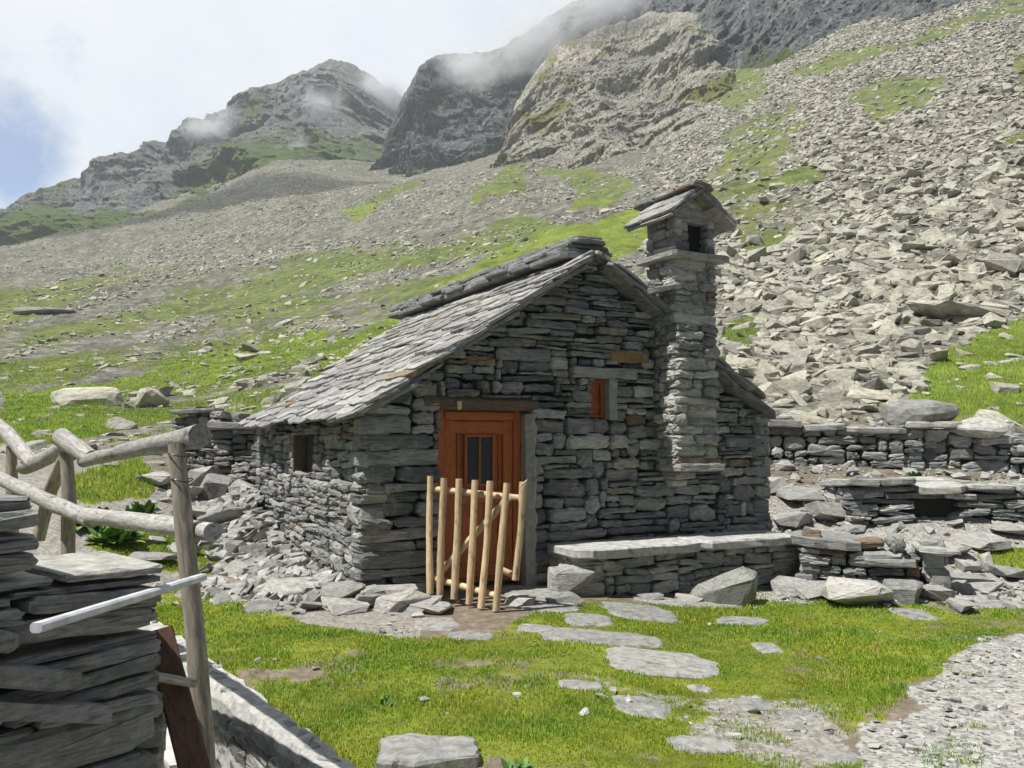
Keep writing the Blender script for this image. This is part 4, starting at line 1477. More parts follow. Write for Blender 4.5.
# ------------------------------------------------------------------ rocks: convex angular blocks
def rock_hull(rng, npts=16, flat=0.45, hero=False):
    bm = bmesh.new()
    for _ in range(npts):
        v = Vector((rng.gauss(0, 1), rng.gauss(0, 1), rng.gauss(0, 1))).normalized()
        e = 0.55
        v = Vector([math.copysign(abs(c) ** e, c) for c in v])
        v *= rng.uniform(0.72, 1.0) * 0.62
        bm.verts.new((v.x, v.y * rng.uniform(0.6, 0.8), v.z * flat))
    res = bmesh.ops.convex_hull(bm, input=bm.verts)
    junk = [g for g in res["geom_interior"] if isinstance(g, bmesh.types.BMVert)] + [g for g in res["geom_unused"] if isinstance(g, bmesh.types.BMVert)]
    if junk:
        bmesh.ops.delete(bm, geom=list(set(junk)), context="VERTS")
    loose = [v for v in bm.verts if not v.link_faces]
    if loose:
        bmesh.ops.delete(bm, geom=loose, context="VERTS")
    if hero:
        bmesh.ops.dissolve_limit(bm, angle_limit=0.22, verts=bm.verts, edges=bm.edges)
        bmesh.ops.bevel(bm, geom=list(bm.edges), offset=0.022, segments=2, affect="EDGES", profile=0.6, clamp_overlap=True)
        bmesh.ops.triangulate(bm, faces=[f for f in bm.faces if len(f.verts) > 4])
        bmesh.ops.subdivide_edges(bm, edges=[e for e in bm.edges if e.calc_length() > 0.12], cuts=1, use_grid_fill=True)
        for v in bm.verts:
            v.co += Vector((rng.uniform(-1, 1), rng.uniform(-1, 1), rng.uniform(-1, 1))) * 0.008
    bmesh.ops.triangulate(bm, faces=bm.faces)
    bmesh.ops.recalc_face_normals(bm, faces=bm.faces)
    V = np.array([v.co[:] for v in bm.verts])
    bm.verts.index_update()
    T = np.array([[v.index for v in f.verts] for f in bm.faces])
    bm.free()
    return V, T


rk = random.Random(77)
LOW = [rock_hull(rk, rk.randint(11, 15), rk.uniform(0.26, 0.62)) for _ in range(18)]
HERO = [rock_hull(rk, rk.randint(13, 20), rk.uniform(0.28, 0.7), True) for _ in range(16)]


def rounded(V, T, rng):
    bm = bmesh.new()
    vs = [bm.verts.new(v) for v in V]
    for t in T:
        bm.faces.new([vs[i] for i in t])
    bmesh.ops.subdivide_edges(bm, edges=list(bm.edges), cuts=2, use_grid_fill=True)
    for _ in range(5):
        bmesh.ops.smooth_vert(bm, verts=list(bm.verts), factor=0.5, use_axis_x=True, use_axis_y=True, use_axis_z=True)
    bmesh.ops.triangulate(bm, faces=list(bm.faces))
    bm.verts.index_update()
    V = np.array([v.co[:] for v in bm.verts])
    V = V + fbm(V * 4 + rng.uniform(0, 50), 4, 3)[:, None] * V * 0.22
    T = np.array([[v.index for v in f.verts] for f in bm.faces])
    bm.free()
    return V, T


HERO += [rounded(*LOW[k], rk) for k in (0, 3, 5, 8, 11)]


def hero_mesh(i, mat, cache={}):
    k = (i, mat.name)
    if k not in cache:
        V, T = HERO[i]
        me = np_mesh("boulder", V, T, mat)
        cache[k] = me
    return cache[k]


def basis(nrm, yaw, tx, ty):
    """rotation matrices (n,3,3) whose z follows nrm, with extra tilt"""
    n_ = len(yaw)
    z = nrm + np.stack([tx, ty, np.zeros(n_)], 1)
    z /= np.linalg.norm(z, axis=1)[:, None]
    r = np.stack([np.cos(yaw), np.sin(yaw), np.zeros(n_)], 1)
    x = r - z * (r * z).sum(1)[:, None]
    x /= np.linalg.norm(x, axis=1)[:, None]
    y = np.cross(z, x)
    return np.stack([x, y, z], 1)        # rows are the axes


def merged_rocks(name, P, B, S, mat, variants=LOW, rng=NR):
    Vs, Ts, off = [], [], 0
    vi = rng.integers(0, len(variants), len(P))
    for k, (V, T) in enumerate(variants):
        w = np.where(vi == k)[0]
        if not len(w):
            continue
        st = np.stack([S[w], S[w] * rng.uniform(0.7, 1.1, len(w)), S[w] * rng.uniform(0.7, 1.2, len(w))], 1)
        VV = (V[None] * st[:, None, :]) @ B[w] + P[w][:, None, :]
        TT = T[None] + (np.arange(len(w)) * len(V))[:, None, None] + off
        Vs.append(VV.reshape(-1, 3))
        Ts.append(TT.reshape(-1, 3))
        off += len(w) * len(V)
    me = np_mesh(name, np.concatenate(Vs), np.concatenate(Ts), mat)
    return link(name, me)


def rock_object(name, p, Bm, s, mat, i, label, cat, group=None):
    o = link(name, hero_mesh(i, mat))
    Mx = Matrix(((*[float(Bm[k][0]) for k in range(3)], p[0]), (*[float(Bm[k][1]) for k in range(3)], p[1]), (*[float(Bm[k][2]) for k in range(3)], p[2]), (0, 0, 0, 1)))
    o.matrix_world = Mx @ Matrix.Diagonal((*s, 1)) if hasattr(s, "__len__") else Mx @ Matrix.Scale(s, 4)
    tag(o, label, cat, group)
    return o


def hidden_by_hut(P):
    lx = (P[:, 0] - HC.x) * HX.x + (P[:, 1] - HC.y) * HX.y
    ly = (P[:, 0] - HC.x) * HY.x + (P[:, 1] - HC.y) * HY.y
    return (lx > -0.15) & (lx < WID + 0.15) & (ly > -0.75) & (ly < DEP + 0.2)


c_u, c_v, c_y, c_g = TER["u"], TER["v"], TER["cen"][:, 1], TER["g"]
right = np.clip((c_u - 620 - (300 - c_v) * 0.15) / 60, 0, 1) * (c_v < 440)
right = np.maximum(right, (c_u > 600) * (c_v < 440) * 0.0)
bare = np.clip(1 - c_g * 1.4, 0.10, 1)
far_ok = c_y > 13.8
lp = fbm(np.stack([c_u * 0.012 + c_v * 0.02, c_v * 0.09 + c_u * 0.02, 0 * c_u], 1), 4, 61)
left = (1 - right) * (c_v < 470) * (c_y > 11.5) * np.clip(0.6 + lp * 2.2, 0.05, 1.5)

groups = {"r": [], "l": []}
for (key, dens) in (("r", right * bare * far_ok), ("l", left * (0.3 + 0.7 * bare))):
    spec = ((0.9, 2.3, 0.55, 190), (0.4, 0.9, 3.4, 165), (0.16, 0.4, 6.5, 65)) if key == "r" else ((0.6, 2.0, 0.12, 420), (0.3, 0.7, 1.5, 200), (0.12, 0.38, 4.0, 80))
    for (s0, s1, dn, dmax) in spec:
        p, n_, ix = scatter(dens * dn * (c_y < dmax))
        groups[key].append((p, n_, s0 * (s1 / s0) ** (NR.random(len(p)) ** 1.6)))

names = {"r": ("scree", "boulder", "angular pale boulder of the scree slope behind the hut's right side", "boulders of the right-hand scree slope", 300),
         "l": ("slope_rubble", "slope_rock", "pale rock lying on the grassy slope behind the fence and hut", "rocks scattered over the left-hand grassy slope", 240)}
for key in ("r", "l"):
    p = np.concatenate([g[0] for g in groups[key]])
    n_ = np.concatenate([g[1] for g in groups[key]])
    s = np.concatenate([g[2] for g in groups[key]])
    keep = ~hidden_by_hut(p)
    p, n_, s = p[keep], n_[keep], s[keep]
    yaw = NR.uniform(0, 6.28, len(p))
    tl = 0.28 if key == "r" else 0.18
    B = basis(n_, yaw, NR.normal(0, tl, len(p)), NR.normal(0, tl, len(p)))
    s = np.minimum(s, np.minimum(0.55 + 0.028 * p[:, 1], np.maximum(1.2, 2.6 - 0.02 * p[:, 1])) * NR.uniform(0.7, 1.0, len(p)))
    p = p + n_ * (s * NR.uniform(-0.12, 0.11, len(p)))[:, None]
    app = s / p[:, 1]
    u, v, d = proj(p)
    # not those that the hut hides
    lxh, lyh = (p[:, 0] - HC.x) * HX.x + (p[:, 1] - HC.y) * HX.y, (p[:, 0] - HC.x) * HY.x + (p[:, 1] - HC.y) * HY.y
    hid = (u > 262) & (u < 772) & (v > 250) & ((v > 425 - np.abs(u - 262) * 0.58) | (u > 640) & (v > 200 + (u - 640)))
    vis = (u > 3) & (u < 1020) & (v > 0) & ~hid
    order = np.argsort(-np.where(vis, app, 0))
    nm, one, lab, grp, cnt = names[key]
    head, rest = order[:cnt], order[cnt:]
    merged_rocks(nm, p[rest], B[rest], s[rest], M["scree"])
    tag(bpy.data.objects[nm], kind="stuff")
    for q in head:
        rock_object(one, p[q], B[q], (s[q], s[q] * NR.uniform(0.8, 1.1), s[q] * NR.uniform(0.55, 1.0)), M["scree"], int(NR.integers(0, 16)), lab, "boulder" if key == "r" else "rock", grp)
    print("rocks", key, len(p))

# named rocks: (u, v of base, size w,h in px, Y, label)
def px_rock(name, u, v, wpx, hpx, Y, label, cat, mat, i, yaw=0.0, dep=0.8, tilt=(0, 0), group=None, sink=0.12):
    s = wpx * Y / F
    hgt = hpx * Y / F
    V, T = HERO[i]
    ex = V.max(0) - V.min(0)
    sx, sy, sz = s / ex[0], s * dep / ex[1], hgt / ex[2]
    p = at(u, v, Y)
    z = zat(p)
    B = basis(np.array([[0, 0, 1.0]]), np.array([yaw]), np.array([tilt[0]]), np.array([tilt[1]]))[0]
    return rock_object(name, (p.x, p.y, z + hgt * (0.5 - sink)), B, (sx, sy, sz), mat, i, label, cat, group)


px_rock("boulder", 932, 440, 74, 36, 13.7, "rounded grey boulder topping the wall behind the store", "boulder", M["loose"], 16, 0.2, 0.7, sink=-0.9)
px_rock("boulder", 985, 440, 50, 24, 13.4, "leaning split grey slab beside the rounded boulder behind the store", "boulder", M["loose"], 18, 0.1, 0.7, (0.2, 0), sink=-1.2)
px_rock("boulder", 570, 588, 50, 34, 8.5, "squarish pale boulder between the hut door and the bench", "boulder", M["loose"], 7, 0.5, 0.85)
px_rock("boulder", 727, 592, 70, 32, 8.75, "dark leaning boulder with a silvery sheen under the bench slab", "boulder", M["slabwall"], 6, 0.1, 0.5, (-0.5, -0.3))
px_rock("boulder", 85, 405, 70, 26, 24.0, "big white rock standing in the green meadow behind the fence", "boulder", M["scree"], 19, 0.4, 0.7)
px_rock("boulder", 150, 402, 34, 22, 24.5, "pale rounded rock right of the big white meadow rock", "boulder", M["scree"], 20, 0.9, 0.8)
px_rock("boulder", 40, 312, 62, 14, 70.0, "long dark overhanging rock ledge on the far left slope", "boulder", M["loose"], 16, 0.1, 0.5, sink=0.3)
px_rock("boulder", 955, 328, 84, 22, 27.0, "largest pale flat block in the scree above the right grass patch", "boulder", M["scree"], 8, 0.2, 0.8, (0.05, -0.1), sink=0.42)
px_rock("boulder", 1005, 285, 46, 18, 33.0, "tilted pale block at the picture's right edge in the scree", "boulder", M["scree"], 10, 0.6, 0.8, (-0.1, -0.2))

# ------------------------------------------------------------------ paving slabs and stones near the hut
PAVE = [
    (549, 606, 62, 15, "pale flag right of the gate's foot"), (587, 621, 50, 14, "small flag between the two rows before the bench"),
    (640, 612, 74, 20, "broad grey flag before the bench's left end"), (707, 603, 84, 10, "long narrow flag along the bench foot"),
    (600, 637, 130, 17, "long flag lying above the largest lawn slab"), (661, 661, 116, 34, "largest grey slab in the middle of the lawn"),
    (740, 621, 62, 9, "thin flag in the grass right of the bench flags"), (767, 647, 28, 13, "small pale stone alone in the right lawn"),
    (580, 686, 50, 11, "slim white stone below the long lawn flag"), (641, 707, 64, 24, "bluish slab with a bare edge below the largest lawn slab"),
    (704, 746, 72, 18, "pale slab at the bottom of the picture near the gravel"), (428, 758, 104, 34, "wide pale boulder-like slab at the bottom edge of the lawn"),
    (536, 629, 40, 10, "small flag with the gate's shadow on it"), (470, 636, 48, 10, "rounded flag at the grass edge left of the gate's foot"),
    (437, 624, 50, 18, "pale tilted flag in front of the gate"), (801, 720, 42, 18, "grey stone at the gravel's left edge"),
    (754, 708, 40, 14, "flat stone among the bare soil in the lawn"), (838, 756, 50, 16, "flat stone half sunk where gravel meets grass"),
    (914, 614, 42, 12, "tilted pale stone in front of the low wall's end"), (528, 592, 60, 14, "long threshold flag before the door"),
    (660, 600, 60, 9, "grey flag close under the dark leaning boulder"), (990, 606, 70, 9, "long pale stone on the right of the lawn's far edge"),
    (700, 690, 26, 8, "small bare stone right of the bluish slab"), (1003, 640, 16, 14, "upright white stone at the gravel's upper edge"),
]
rp = random.Random(19)
FLAGS = []


def flag(rng, hw, hd, th):
    kc = rng.randint(6, 8)
    off = rng.uniform(0, 6.28)
    cs_ = []
    for k in range(kc):
        a = off + 2 * math.pi * (k + rng.uniform(-0.28, 0.28)) / kc
        e = 2 / 4.0
        r_ = rng.uniform(0.90, 1.06)
        cs_.append((math.copysign(abs(math.cos(a)) ** e, math.cos(a)) * hw * r_, math.copysign(abs(math.sin(a)) ** e, math.sin(a)) * hd * r_))
    o = []
    jt = min(hw, hd) * 0.06
    for k in range(kc):
        p, q = cs_[k], cs_[(k + 1) % kc]
        for f in (0.06, 0.28, 0.5, 0.72, 0.94):
            o.append((p[0] + (q[0] - p[0]) * f + rng.uniform(-jt, jt), p[1] + (q[1] - p[1]) * f + rng.uniform(-jt, jt)))
    n = len(o)
    o = np.array(o)
    V = [[0, 0, 0]]
    for sc_, z in ((0.45, 0.0), (0.8, -0.001), (0.95, -0.008), (1.0, -0.022), (1.01, -th)):
        for p in o:
            V.append([p[0] * sc_ + rng.uniform(-.003, .003), p[1] * sc_ + rng.uniform(-.003, .003), z + rng.uniform(-1, 1) * 0.0035])
    Fc = [(0, 1 + i, 1 + (i + 1) % n) for i in range(n)]
    for q in range(4):
        for i in range(n):
            j = (i + 1) % n
            a, b_ = 1 + q * n, 1 + (q + 1) * n
            Fc.append((a + i, b_ + i, b_ + j, a + j))
    Fc.append(tuple(1 + 4 * n + i for i in range(n))[::-1])
    return np.array(V), Fc


for (u, v, w, h, lab) in PAVE:
    c = onz(u, v, 0.0)
    c = onz(u, v, zat(c))
    dpt = h * c.y * c.y / (F * 1.5)
    ww = w * c.y / F
    mb = MB()
    big = h > 30 and u < 500
    th = 0.12
    hw_, hd_ = ww / 2, max(0.05, dpt * 0.86 / 2)
    mb.add(*flag(rp, hw_, hd_, th))
    o = mb.build("paving_slab", M["paving"], None, False)
    gx_, gy_ = np.meshgrid(np.linspace(-0.85, 0.85, 7), np.linspace(-0.85, 0.85, 7))
    gz_ = H(c.x + gx_.ravel() * hw_, c.y + gy_.ravel() * hd_)
    sx_ = np.polyfit(gx_.ravel() * hw_, gz_, 1)[0]
    sy_ = np.polyfit(gy_.ravel() * hd_, gz_, 1)[0]
    res_ = (gz_ - sx_ * gx_.ravel() * hw_ - sy_ * gy_.ravel() * hd_).max()
    o.location = (c.x, c.y, float(res_) + (0.06 if big else rp.uniform(0.004, 0.014)))
    o.rotation_euler = (math.atan(sy_), -math.atan(sx_), rp.uniform(-0.08, 0.08))
    FLAGS.append((c.x, c.y, hw_ * 0.88, hd_ * 0.86))
    tag(o, lab + ", stone", "paving slab")

STONES = [  # u, v(base), w, h, Y, extra
    (345, 572, 42, 22, 8.0), (318, 588, 60, 12, 8.3), (300, 600, 70, 14, 8.15), (345, 604, 40, 10, 7.95), (372, 588, 28, 18, 7.9), (365, 606, 36, 14, 7.8),
    (398, 596, 54, 16, 7.8), (392, 562, 52, 20, 7.95), (430, 612, 46, 10, 7.7), (412, 606, 56, 9, 7.75), (345, 618, 44, 10, 7.6), (300, 548, 24, 20, 9.2),
    (275, 560, 26, 16, 9.4), (255, 545, 30, 16, 10.2), (240, 560, 26, 12, 9.5), (290, 575, 36, 10, 8.8), (262, 582, 40, 9, 8.6), (225, 520, 40, 18, 11.2),
    (215, 490, 34, 22, 12.2), (245, 500, 28, 22, 12.2), (200, 515, 30, 12, 11.2), (180, 500, 36, 12, 11.8), (235, 535, 26, 12, 10.3), (205, 478, 26, 22, 12.6),
    (160, 488, 28, 12, 12.2), (190, 540, 30, 8, 10.4), (150, 540, 40, 7, 9.4), (330, 560, 26, 16, 8.6), (316, 548, 22, 14, 9.0), (350, 556, 20, 16, 8.25),
    (520, 600, 30, 8, 8.0), (560, 596, 40, 8, 8.2), (820, 594, 46, 16, 9.0), (860, 600, 64, 22, 8.7), (900, 598, 40, 20, 8.7), (935, 590, 32, 10, 9.0),
    (935, 600, 34, 14, 8.8), (880, 575, 40, 14, 9.4), (790, 575, 40, 14, 9.3), (800, 560, 50, 10, 10.0), (830, 548, 44, 10, 10.4), (870, 545, 60, 12, 10.5),
    (780, 540, 34, 12, 10.6), (815, 525, 40, 14, 11.3), (790, 510, 36, 14, 11.9), (830, 505, 44, 16, 12.0), (800, 490, 40, 14, 12.6), (775, 485, 26, 14, 12.9),
    (845, 490, 36, 12, 12.5), (945, 540, 50, 9, 10.7), (985, 535, 44, 9, 10.9), (1010, 560, 40, 9, 10.2), (965, 565, 44, 9, 9.9),
    (990, 585, 40, 8, 9.4), (955, 590, 30, 8, 9.3), (1015, 520, 40, 10, 11.2), (920, 560, 40, 9, 10.0), (690, 600, 30, 6, 8.8), (650, 602, 26, 6, 8.6),
]
GROUPL = ("grey loose stone in the rubble against the hut's left wall and corner", "stones fallen beside the hut's left wall")
GROUPR = ("pale loose stone strewn on the bare ground right of the hut", "stones strewn right of the hut")
for k, (u, v, w, h, Y) in enumerate(STONES):
    lab, grp = GROUPL if u < 450 else GROUPR
    if 450 <= u <= 720:
        lab, grp = "small flat stone at the foot of the hut's front between door and bench", "small stones at the foot of the hut front"
    p = onz(u, v, 0.0)
    Y2 = Y
    px_rock("loose_stone", u, v, w * 1.05, h * 1.15, Y2, lab, "loose stone", M["loose"], k % 16, rp.uniform(-0.5, 0.5), rp.uniform(0.7, 1.1), (rp.uniform(-.15, .15), rp.uniform(-.15, .1)), grp)

# extra rubble, small, around the hut (stuff)
dl = ((c_u < 440) & (c_u > 120) & (c_v > 478) & (c_v < 622) & (c_y > 7.4)) * np.clip(1 - c_g, 0.1, 1) * 1.0
dr_ = ((c_u > 740) & (c_v > 450) & (c_v < 612) & (c_y < 15)) * np.clip(1 - c_g * 1.2, 0.05, 1) * 1.1
hl = np.stack([TER["cen"][:, 0], TER["cen"][:, 1], TER["cen"][:, 2]], 1)
out = ~hidden_by_hut(hl)
PP, BB, SS = [], [], []
for (dn, s0, s1) in ((9, 0.14, 0.34), (40, 0.05, 0.14)):
    p, n_, ix = scatter((dl + dr_) * out * dn)
    s = s0 * (s1 / s0) ** (NR.random(len(p)) ** 1.5)
    B = basis(n_, NR.uniform(0, 6.28, len(p)), NR.normal(0, .25, len(p)), NR.normal(0, .25, len(p)))
    PP.append(p + n_ * (s * 0.1)[:, None]); BB.append(B); SS.append(s)
# bank of rubble against the left wall
nb_ = 900
ly = NR.uniform(0.1, DEP, nb_); lx = -np.abs(NR.normal(0, 0.42, nb_)) - 0.08
wx = HC.x + HX.x * lx + HY.x * ly; wy = HC.y + HX.y * lx + HY.y * ly
zz = H(wx, wy) + np.maximum(0, 0.34 + lx * 0.5) * NR.uniform(0.0, 1.0, nb_) * (0.35 + 0.65 * np.clip(ly / 3, 0, 1))
s = NR.uniform(0.1, 0.3, nb_)
PP.append(np.stack([wx, wy, zz], 1)); SS.append(s)
BB.append(basis(np.tile([[-0.3, -0.15, 1.0]], (nb_, 1)), NR.uniform(0, 6.28, nb_), NR.normal(0, .3, nb_), NR.normal(0, .3, nb_)))
o = merged_rocks("rubble", np.concatenate(PP), np.concatenate(BB), np.concatenate(SS), M["loose"])
tag(o, kind="stuff")
# gravel of the path and bare spots
p, n_, ix = scatter(np.clip(TER["gr"] + 0.7 * fbm(TER["cen"] * 3.1, 3, 57) - 0.1, 0, 1) * ((TER["gr"] > 0.3) & (c_v > 600) & (c_u > 380)) * np.clip(1 - c_g, 0, 1) * 420 + ((c_g > 0.5) & (c_v > 610) & (c_y < 9)) * 9)
s = 0.012 * (0.085 / 0.012) ** (NR.random(len(p)) ** 3.2)
B = basis(n_, NR.uniform(0, 6.28, len(p)), NR.normal(0, .2, len(p)), NR.normal(0, .2, len(p)))
o = merged_rocks("gravel", p + n_ * (s * 0.12)[:, None], B, s, M["loose"])
tag(o, kind="stuff")

# ------------------------------------------------------------------ grass
def blades(name, p, hgt, wid, rng=NR):
    n_ = len(p)
    a = rng.uniform(0, 6.28, n_)
    lean = rng.uniform(0.1, 0.75, n_) * hgt
    la = rng.uniform(0, 6.28, n_)
    dx, dy = np.cos(a) * wid / 2, np.sin(a) * wid / 2
    V = np.zeros((n_, 5, 3))
    V[:, 0] = p + np.stack([dx, dy, -0.004 + 0 * dx], 1)
    V[:, 1] = p - np.stack([dx, dy, 0.004 + 0 * dx], 1)
    midp = p + np.stack([np.cos(la) * lean * 0.3, np.sin(la) * lean * 0.3, hgt * 0.6], 1)
    V[:, 2] = midp - np.stack([dx, dy, 0 * dx], 1) * 0.75
    V[:, 3] = midp + np.stack([dx, dy, 0 * dx], 1) * 0.75
    V[:, 4] = p + np.stack([np.cos(la) * lean, np.sin(la) * lean, hgt], 1)
    b0 = np.arange(n_) * 5
    T = np.stack([np.stack([b0, b0 + 1, b0 + 2], 1), np.stack([b0, b0 + 2, b0 + 3], 1), np.stack([b0 + 3, b0 + 2, b0 + 4], 1)], 1).reshape(-1, 3)
    return link(name, np_mesh(name, V.reshape(-1, 3), T, M["grass"]))


gd = np.clip((c_g - 0.38) / 0.25, 0, 1) * (c_y < 13) * (c_v > 520)
tuft = 0.5 + 0.9 * np.clip(fbm(TER["cen"] * 3.0, 3, 91) + 0.25, 0, 1)
gd = np.clip((c_g + 0.45 * fbm(TER["cen"] * 4.5, 3, 23) - 0.36) / 0.2, 0, 1) * (c_y < 13) * (c_v > 520)
gd = np.maximum(gd, 0.55 * np.clip((fbm(TER['cen'] * 2.3, 4, 123) - 0.2) / 0.15, 0, 1) * (c_u < 985) * (c_u > 560) * (c_v > 600) * (c_y < 10))
p, n_, ix = scatter(gd * tuft * np.clip(14000 * (4.0 / np.maximum(c_y, 4.0)) ** 1.2, 0, 14000) * (c_y < 13))
for (fx, fy, fw_, fd_) in FLAGS:
    q_ = ((p[:, 0] - fx) / fw_) ** 4 + ((p[:, 1] - fy) / fd_) ** 4 > 1 + NR.normal(0, 0.15, len(p))
    p = p[q_]
pn = np.clip(fbm(p * 2.2, 3, 29) + 0.5, 0.1, 1.3)
h = NR.uniform(0.008, 0.028, len(p)) * (0.35 + 1.15 * pn) * np.where(p[:, 1] > 8, 1.3, 1)
w = NR.uniform(0.0025, 0.006, len(p)) * np.clip(p[:, 1] / 4.5, 1, 3)
o = blades("grass", p, h, w)
tag(o, kind="stuff")
print("lawn blades", len(p))
p2, n2, ix2 = scatter(np.clip((c_g - 0.4) / 0.3, 0, 1) * (c_y > 10.5) * (c_y < 48) * (c_v < 520) * np.clip(1000 * (11 / np.maximum(c_y, 11)) ** 1.9, 0, 1000))
keep = ~hidden_by_hut(p2)
p2 = p2[keep]
o = blades("meadow_grass", p2, NR.uniform(0.03, 0.09, len(p2)), NR.uniform(0.007, 0.014, len(p2)) * np.clip(p2[:, 1] / 16, 1, 3))
tag(o, kind="stuff")
print("meadow blades", len(p2))


# broad-leaved weeds
def weed(u, v, Y, n_, size, label, seed):
    r = random.Random(seed)
    p = at(u, v, Y)
    p.z = zat(p)
    e = empty("weed_plant", p)
    tag(e, label, "weed")
    mb = MB()
    for k in range(n_):
        a = r.uniform(0, 6.28)
        L = size * r.uniform(0.5, 1.1)
        w = L * r.uniform(0.14, 0.24)
        el = r.uniform(0.35, 1.25)
        d = Vector((math.cos(a) * math.cos(el), math.sin(a) * math.cos(el), math.sin(el)))
        sd = Vector((-math.sin(a), math.cos(a), 0))
        b0 = Vector((r.uniform(-1, 1), r.uniform(-1, 1), 0)) * size * 0.5
        V = []
        for f, ww in ((0, 0.15), (0.3, 0.8), (0.6, 1.0), (0.85, 0.55), (1.0, 0.05)):
            c = b0 + d * L * f - Vector((0, 0, L * 0.45 * f * f * math.cos(el)))
            V += [c - sd * w * ww, c + Vector((0, 0, -w * 0.3 * ww)), c + sd * w * ww]
        Fc = []
        for i in range(4):
            for q in (0, 1):
                s_ = i * 3 + q
                Fc.append((s_, s_ + 1, s_ + 4, s_ + 3))
        mb.add([tuple(x) for x in V], Fc)
    mb.build("leaves", M["leaf"], e)
    return e


weed(118, 492, 9.6, 160, 0.30, "leafy green weed clump behind the fence's second post", 1)
weed(92, 494, 9.9, 130, 0.30, "dense green weed clump seen between the fence's rails at far left", 2)
weed(140, 490, 10.6, 110, 0.26, "leafy weeds nearest the stone heap behind the fence", 3)
weed(515, 765, 3.95, 26, 0.10, "small leafy weed at the bottom edge of the lawn", 4)
weed(384, 690, 4.9, 16, 0.07, "tiny reddish-edged weed in the lawn left of the slim white stone", 5)
weed(777, 497, 11.5, 90, 0.24, "green weed tuft in the rubble at the hut's right corner", 6)
weed(916, 452, 13.0, 70, 0.22, "green tuft growing in the wall left of the store top", 7)
weed(975, 465, 12.6, 70, 0.22, "yellow-green tuft growing on the store's top edge", 8)
weed(350, 520, 9.4, 40, 0.15, "small weed among fallen stones near the hut's left wall", 9)

# ------------------------------------------------------------------ mountains and cliffs
def mountain(name, top, base, Db, Dt, amp, mat, seed, nu=300, nv=110, back=True, fr=0.02, grass=None, slant=0.0, hang=0.0):
    us = np.linspace(top[0][0], top[-1][0], nu)
    tv = np.interp(us, [t[0] for t in top], [t[1] for t in top])
    bv = np.interp(us, [t[0] for t in base], [t[1] for t in base])
    tv = tv + fbm(np.stack([us * 0.06, 0 * us, 0 * us], 1), 5, seed + 3, False, 0.65) * 5.5
    db = np.interp(us, [t[0] for t in Db], [t[1] for t in Db])
    dt = np.interp(us, [t[0] for t in Dt], [t[1] for t in Dt])
    V = np.zeros((nu, nv, 3))
    U = np.zeros((nu, nv))
    for j in range(nv):
        f = j / (nv - 1)
        vv = bv + (tv - bv) * f
        d = db + (dt - db) * (f ** (1 + hang))
        x, y, z = ray(us, vv)
        k = d / y
        V[:, j] = np.stack([x * k, d, CAMZ + z * k], 1)
        U[:, j] = f
    P = V.reshape(-1, 3)
    f = U.ravel()
    q = P * fr
    q = np.stack([q[:, 0] + q[:, 2] * slant, q[:, 1], q[:, 2] * 0.55], 1)
    dsp = fbm(q, 8, seed, True, 0.57) * amp + fbm(P * fr * 0.3, 3, seed + 9) * amp * 1.2
    w = np.clip(f * 6, 0, 1) * np.clip((1 - f) * 5 + 0.15, 0, 1)
    P[:, 1] -= dsp * w
    P[:, 0] -= dsp * w * 0.35
    P[:, 2] += fbm(P * fr * 2.3, 4, seed + 5) * amp * 0.22 * w
    V = P.reshape(nu, nv, 3)
    g = np.zeros((nu, nv))
    if grass is not None:
        u_, v_, d_ = proj(P)
        g = grass(u_, v_, f).reshape(nu, nv)
    if back:
        rows = []
        for k in range(1, 9):
            b_ = V[:, -1].copy()
            b_[:, 1] += 14 * k
            b_[:, 2] -= 5 * k * (1 + 0.25 * k)
            b_ += (fbm(b_ * 0.05, 3, seed + 8) * 3)[:, None]
            rows.append(b_[:, None])
        V = np.concatenate([V] + rows, 1)
        g = np.concatenate([g, np.zeros((nu, 8))], 1)
        nv += 8
    i = np.arange(nu * nv).reshape(nu, nv)
    Q = np.stack([i[:-1, :-1], i[1:, :-1], i[1:, 1:], i[:-1, 1:]], -1).reshape(-1, 4)
    o = link(name, np_mesh(name, V.reshape(-1, 3), Q, mat, False, {"grass": g.ravel()}))
    tag(o, kind="structure")
    return o


def gl_left(u, v, f):
    lo = np.clip((0.50 - f) / 0.35, 0, 1)
    n_ = fbm(np.stack([u * 0.02, v * 0.03 + u * 0.012, 0 * u], 1), 4, 71)
    return np.clip(0.20 + lo * 0.5 + n_ * 0.6, 0, 1)


mountain("mountain", [(-420, 235), (-120, 222), (0, 216), (50, 203), (78, 190), (113, 181), (125, 159), (188, 140), (195, 123), (250, 103), (265, 88), (300, 78), (332, 61), (367, 70), (385, 84), (402, 98), (450, 135), (500, 160)],
         [(-420, 300), (0, 262), (115, 238), (200, 215), (280, 190), (400, 190), (500, 185)],
         [(-420, 330), (0, 330), (400, 300), (500, 300)], [(-420, 470), (0, 480), (330, 560), (500, 520)], 26, M["cliff_grey"], 101, 700, 170, fr=0.014, grass=gl_left, slant=0.6)


def gl_dark(u, v, f):
    n_ = fbm(np.stack([u * 0.03, v * 0.03, 0 * u], 1), 4, 73)
    return np.clip(0.12 + np.clip((0.25 - f) / 0.2, 0, 1) * 0.5 + n_ * 0.5, 0, 1)


mountain("cliff", [(372, 178), (385, 140), (396, 112), (405, 92), (420, 66), (436, 56), (490, 50), (505, 44), (530, 32), (560, 14), (590, -2), (650, -40), (760, -80)],
         [(372, 205), (420, 192), (480, 182), (520, 178), (600, 185), (760, 185)],
         [(372, 310), (520, 290), (760, 290)], [(372, 350), (520, 355), (760, 355)], 24, M["cliff_shaded"], 201, 560, 190, fr=0.024, grass=gl_dark, slant=0.15)


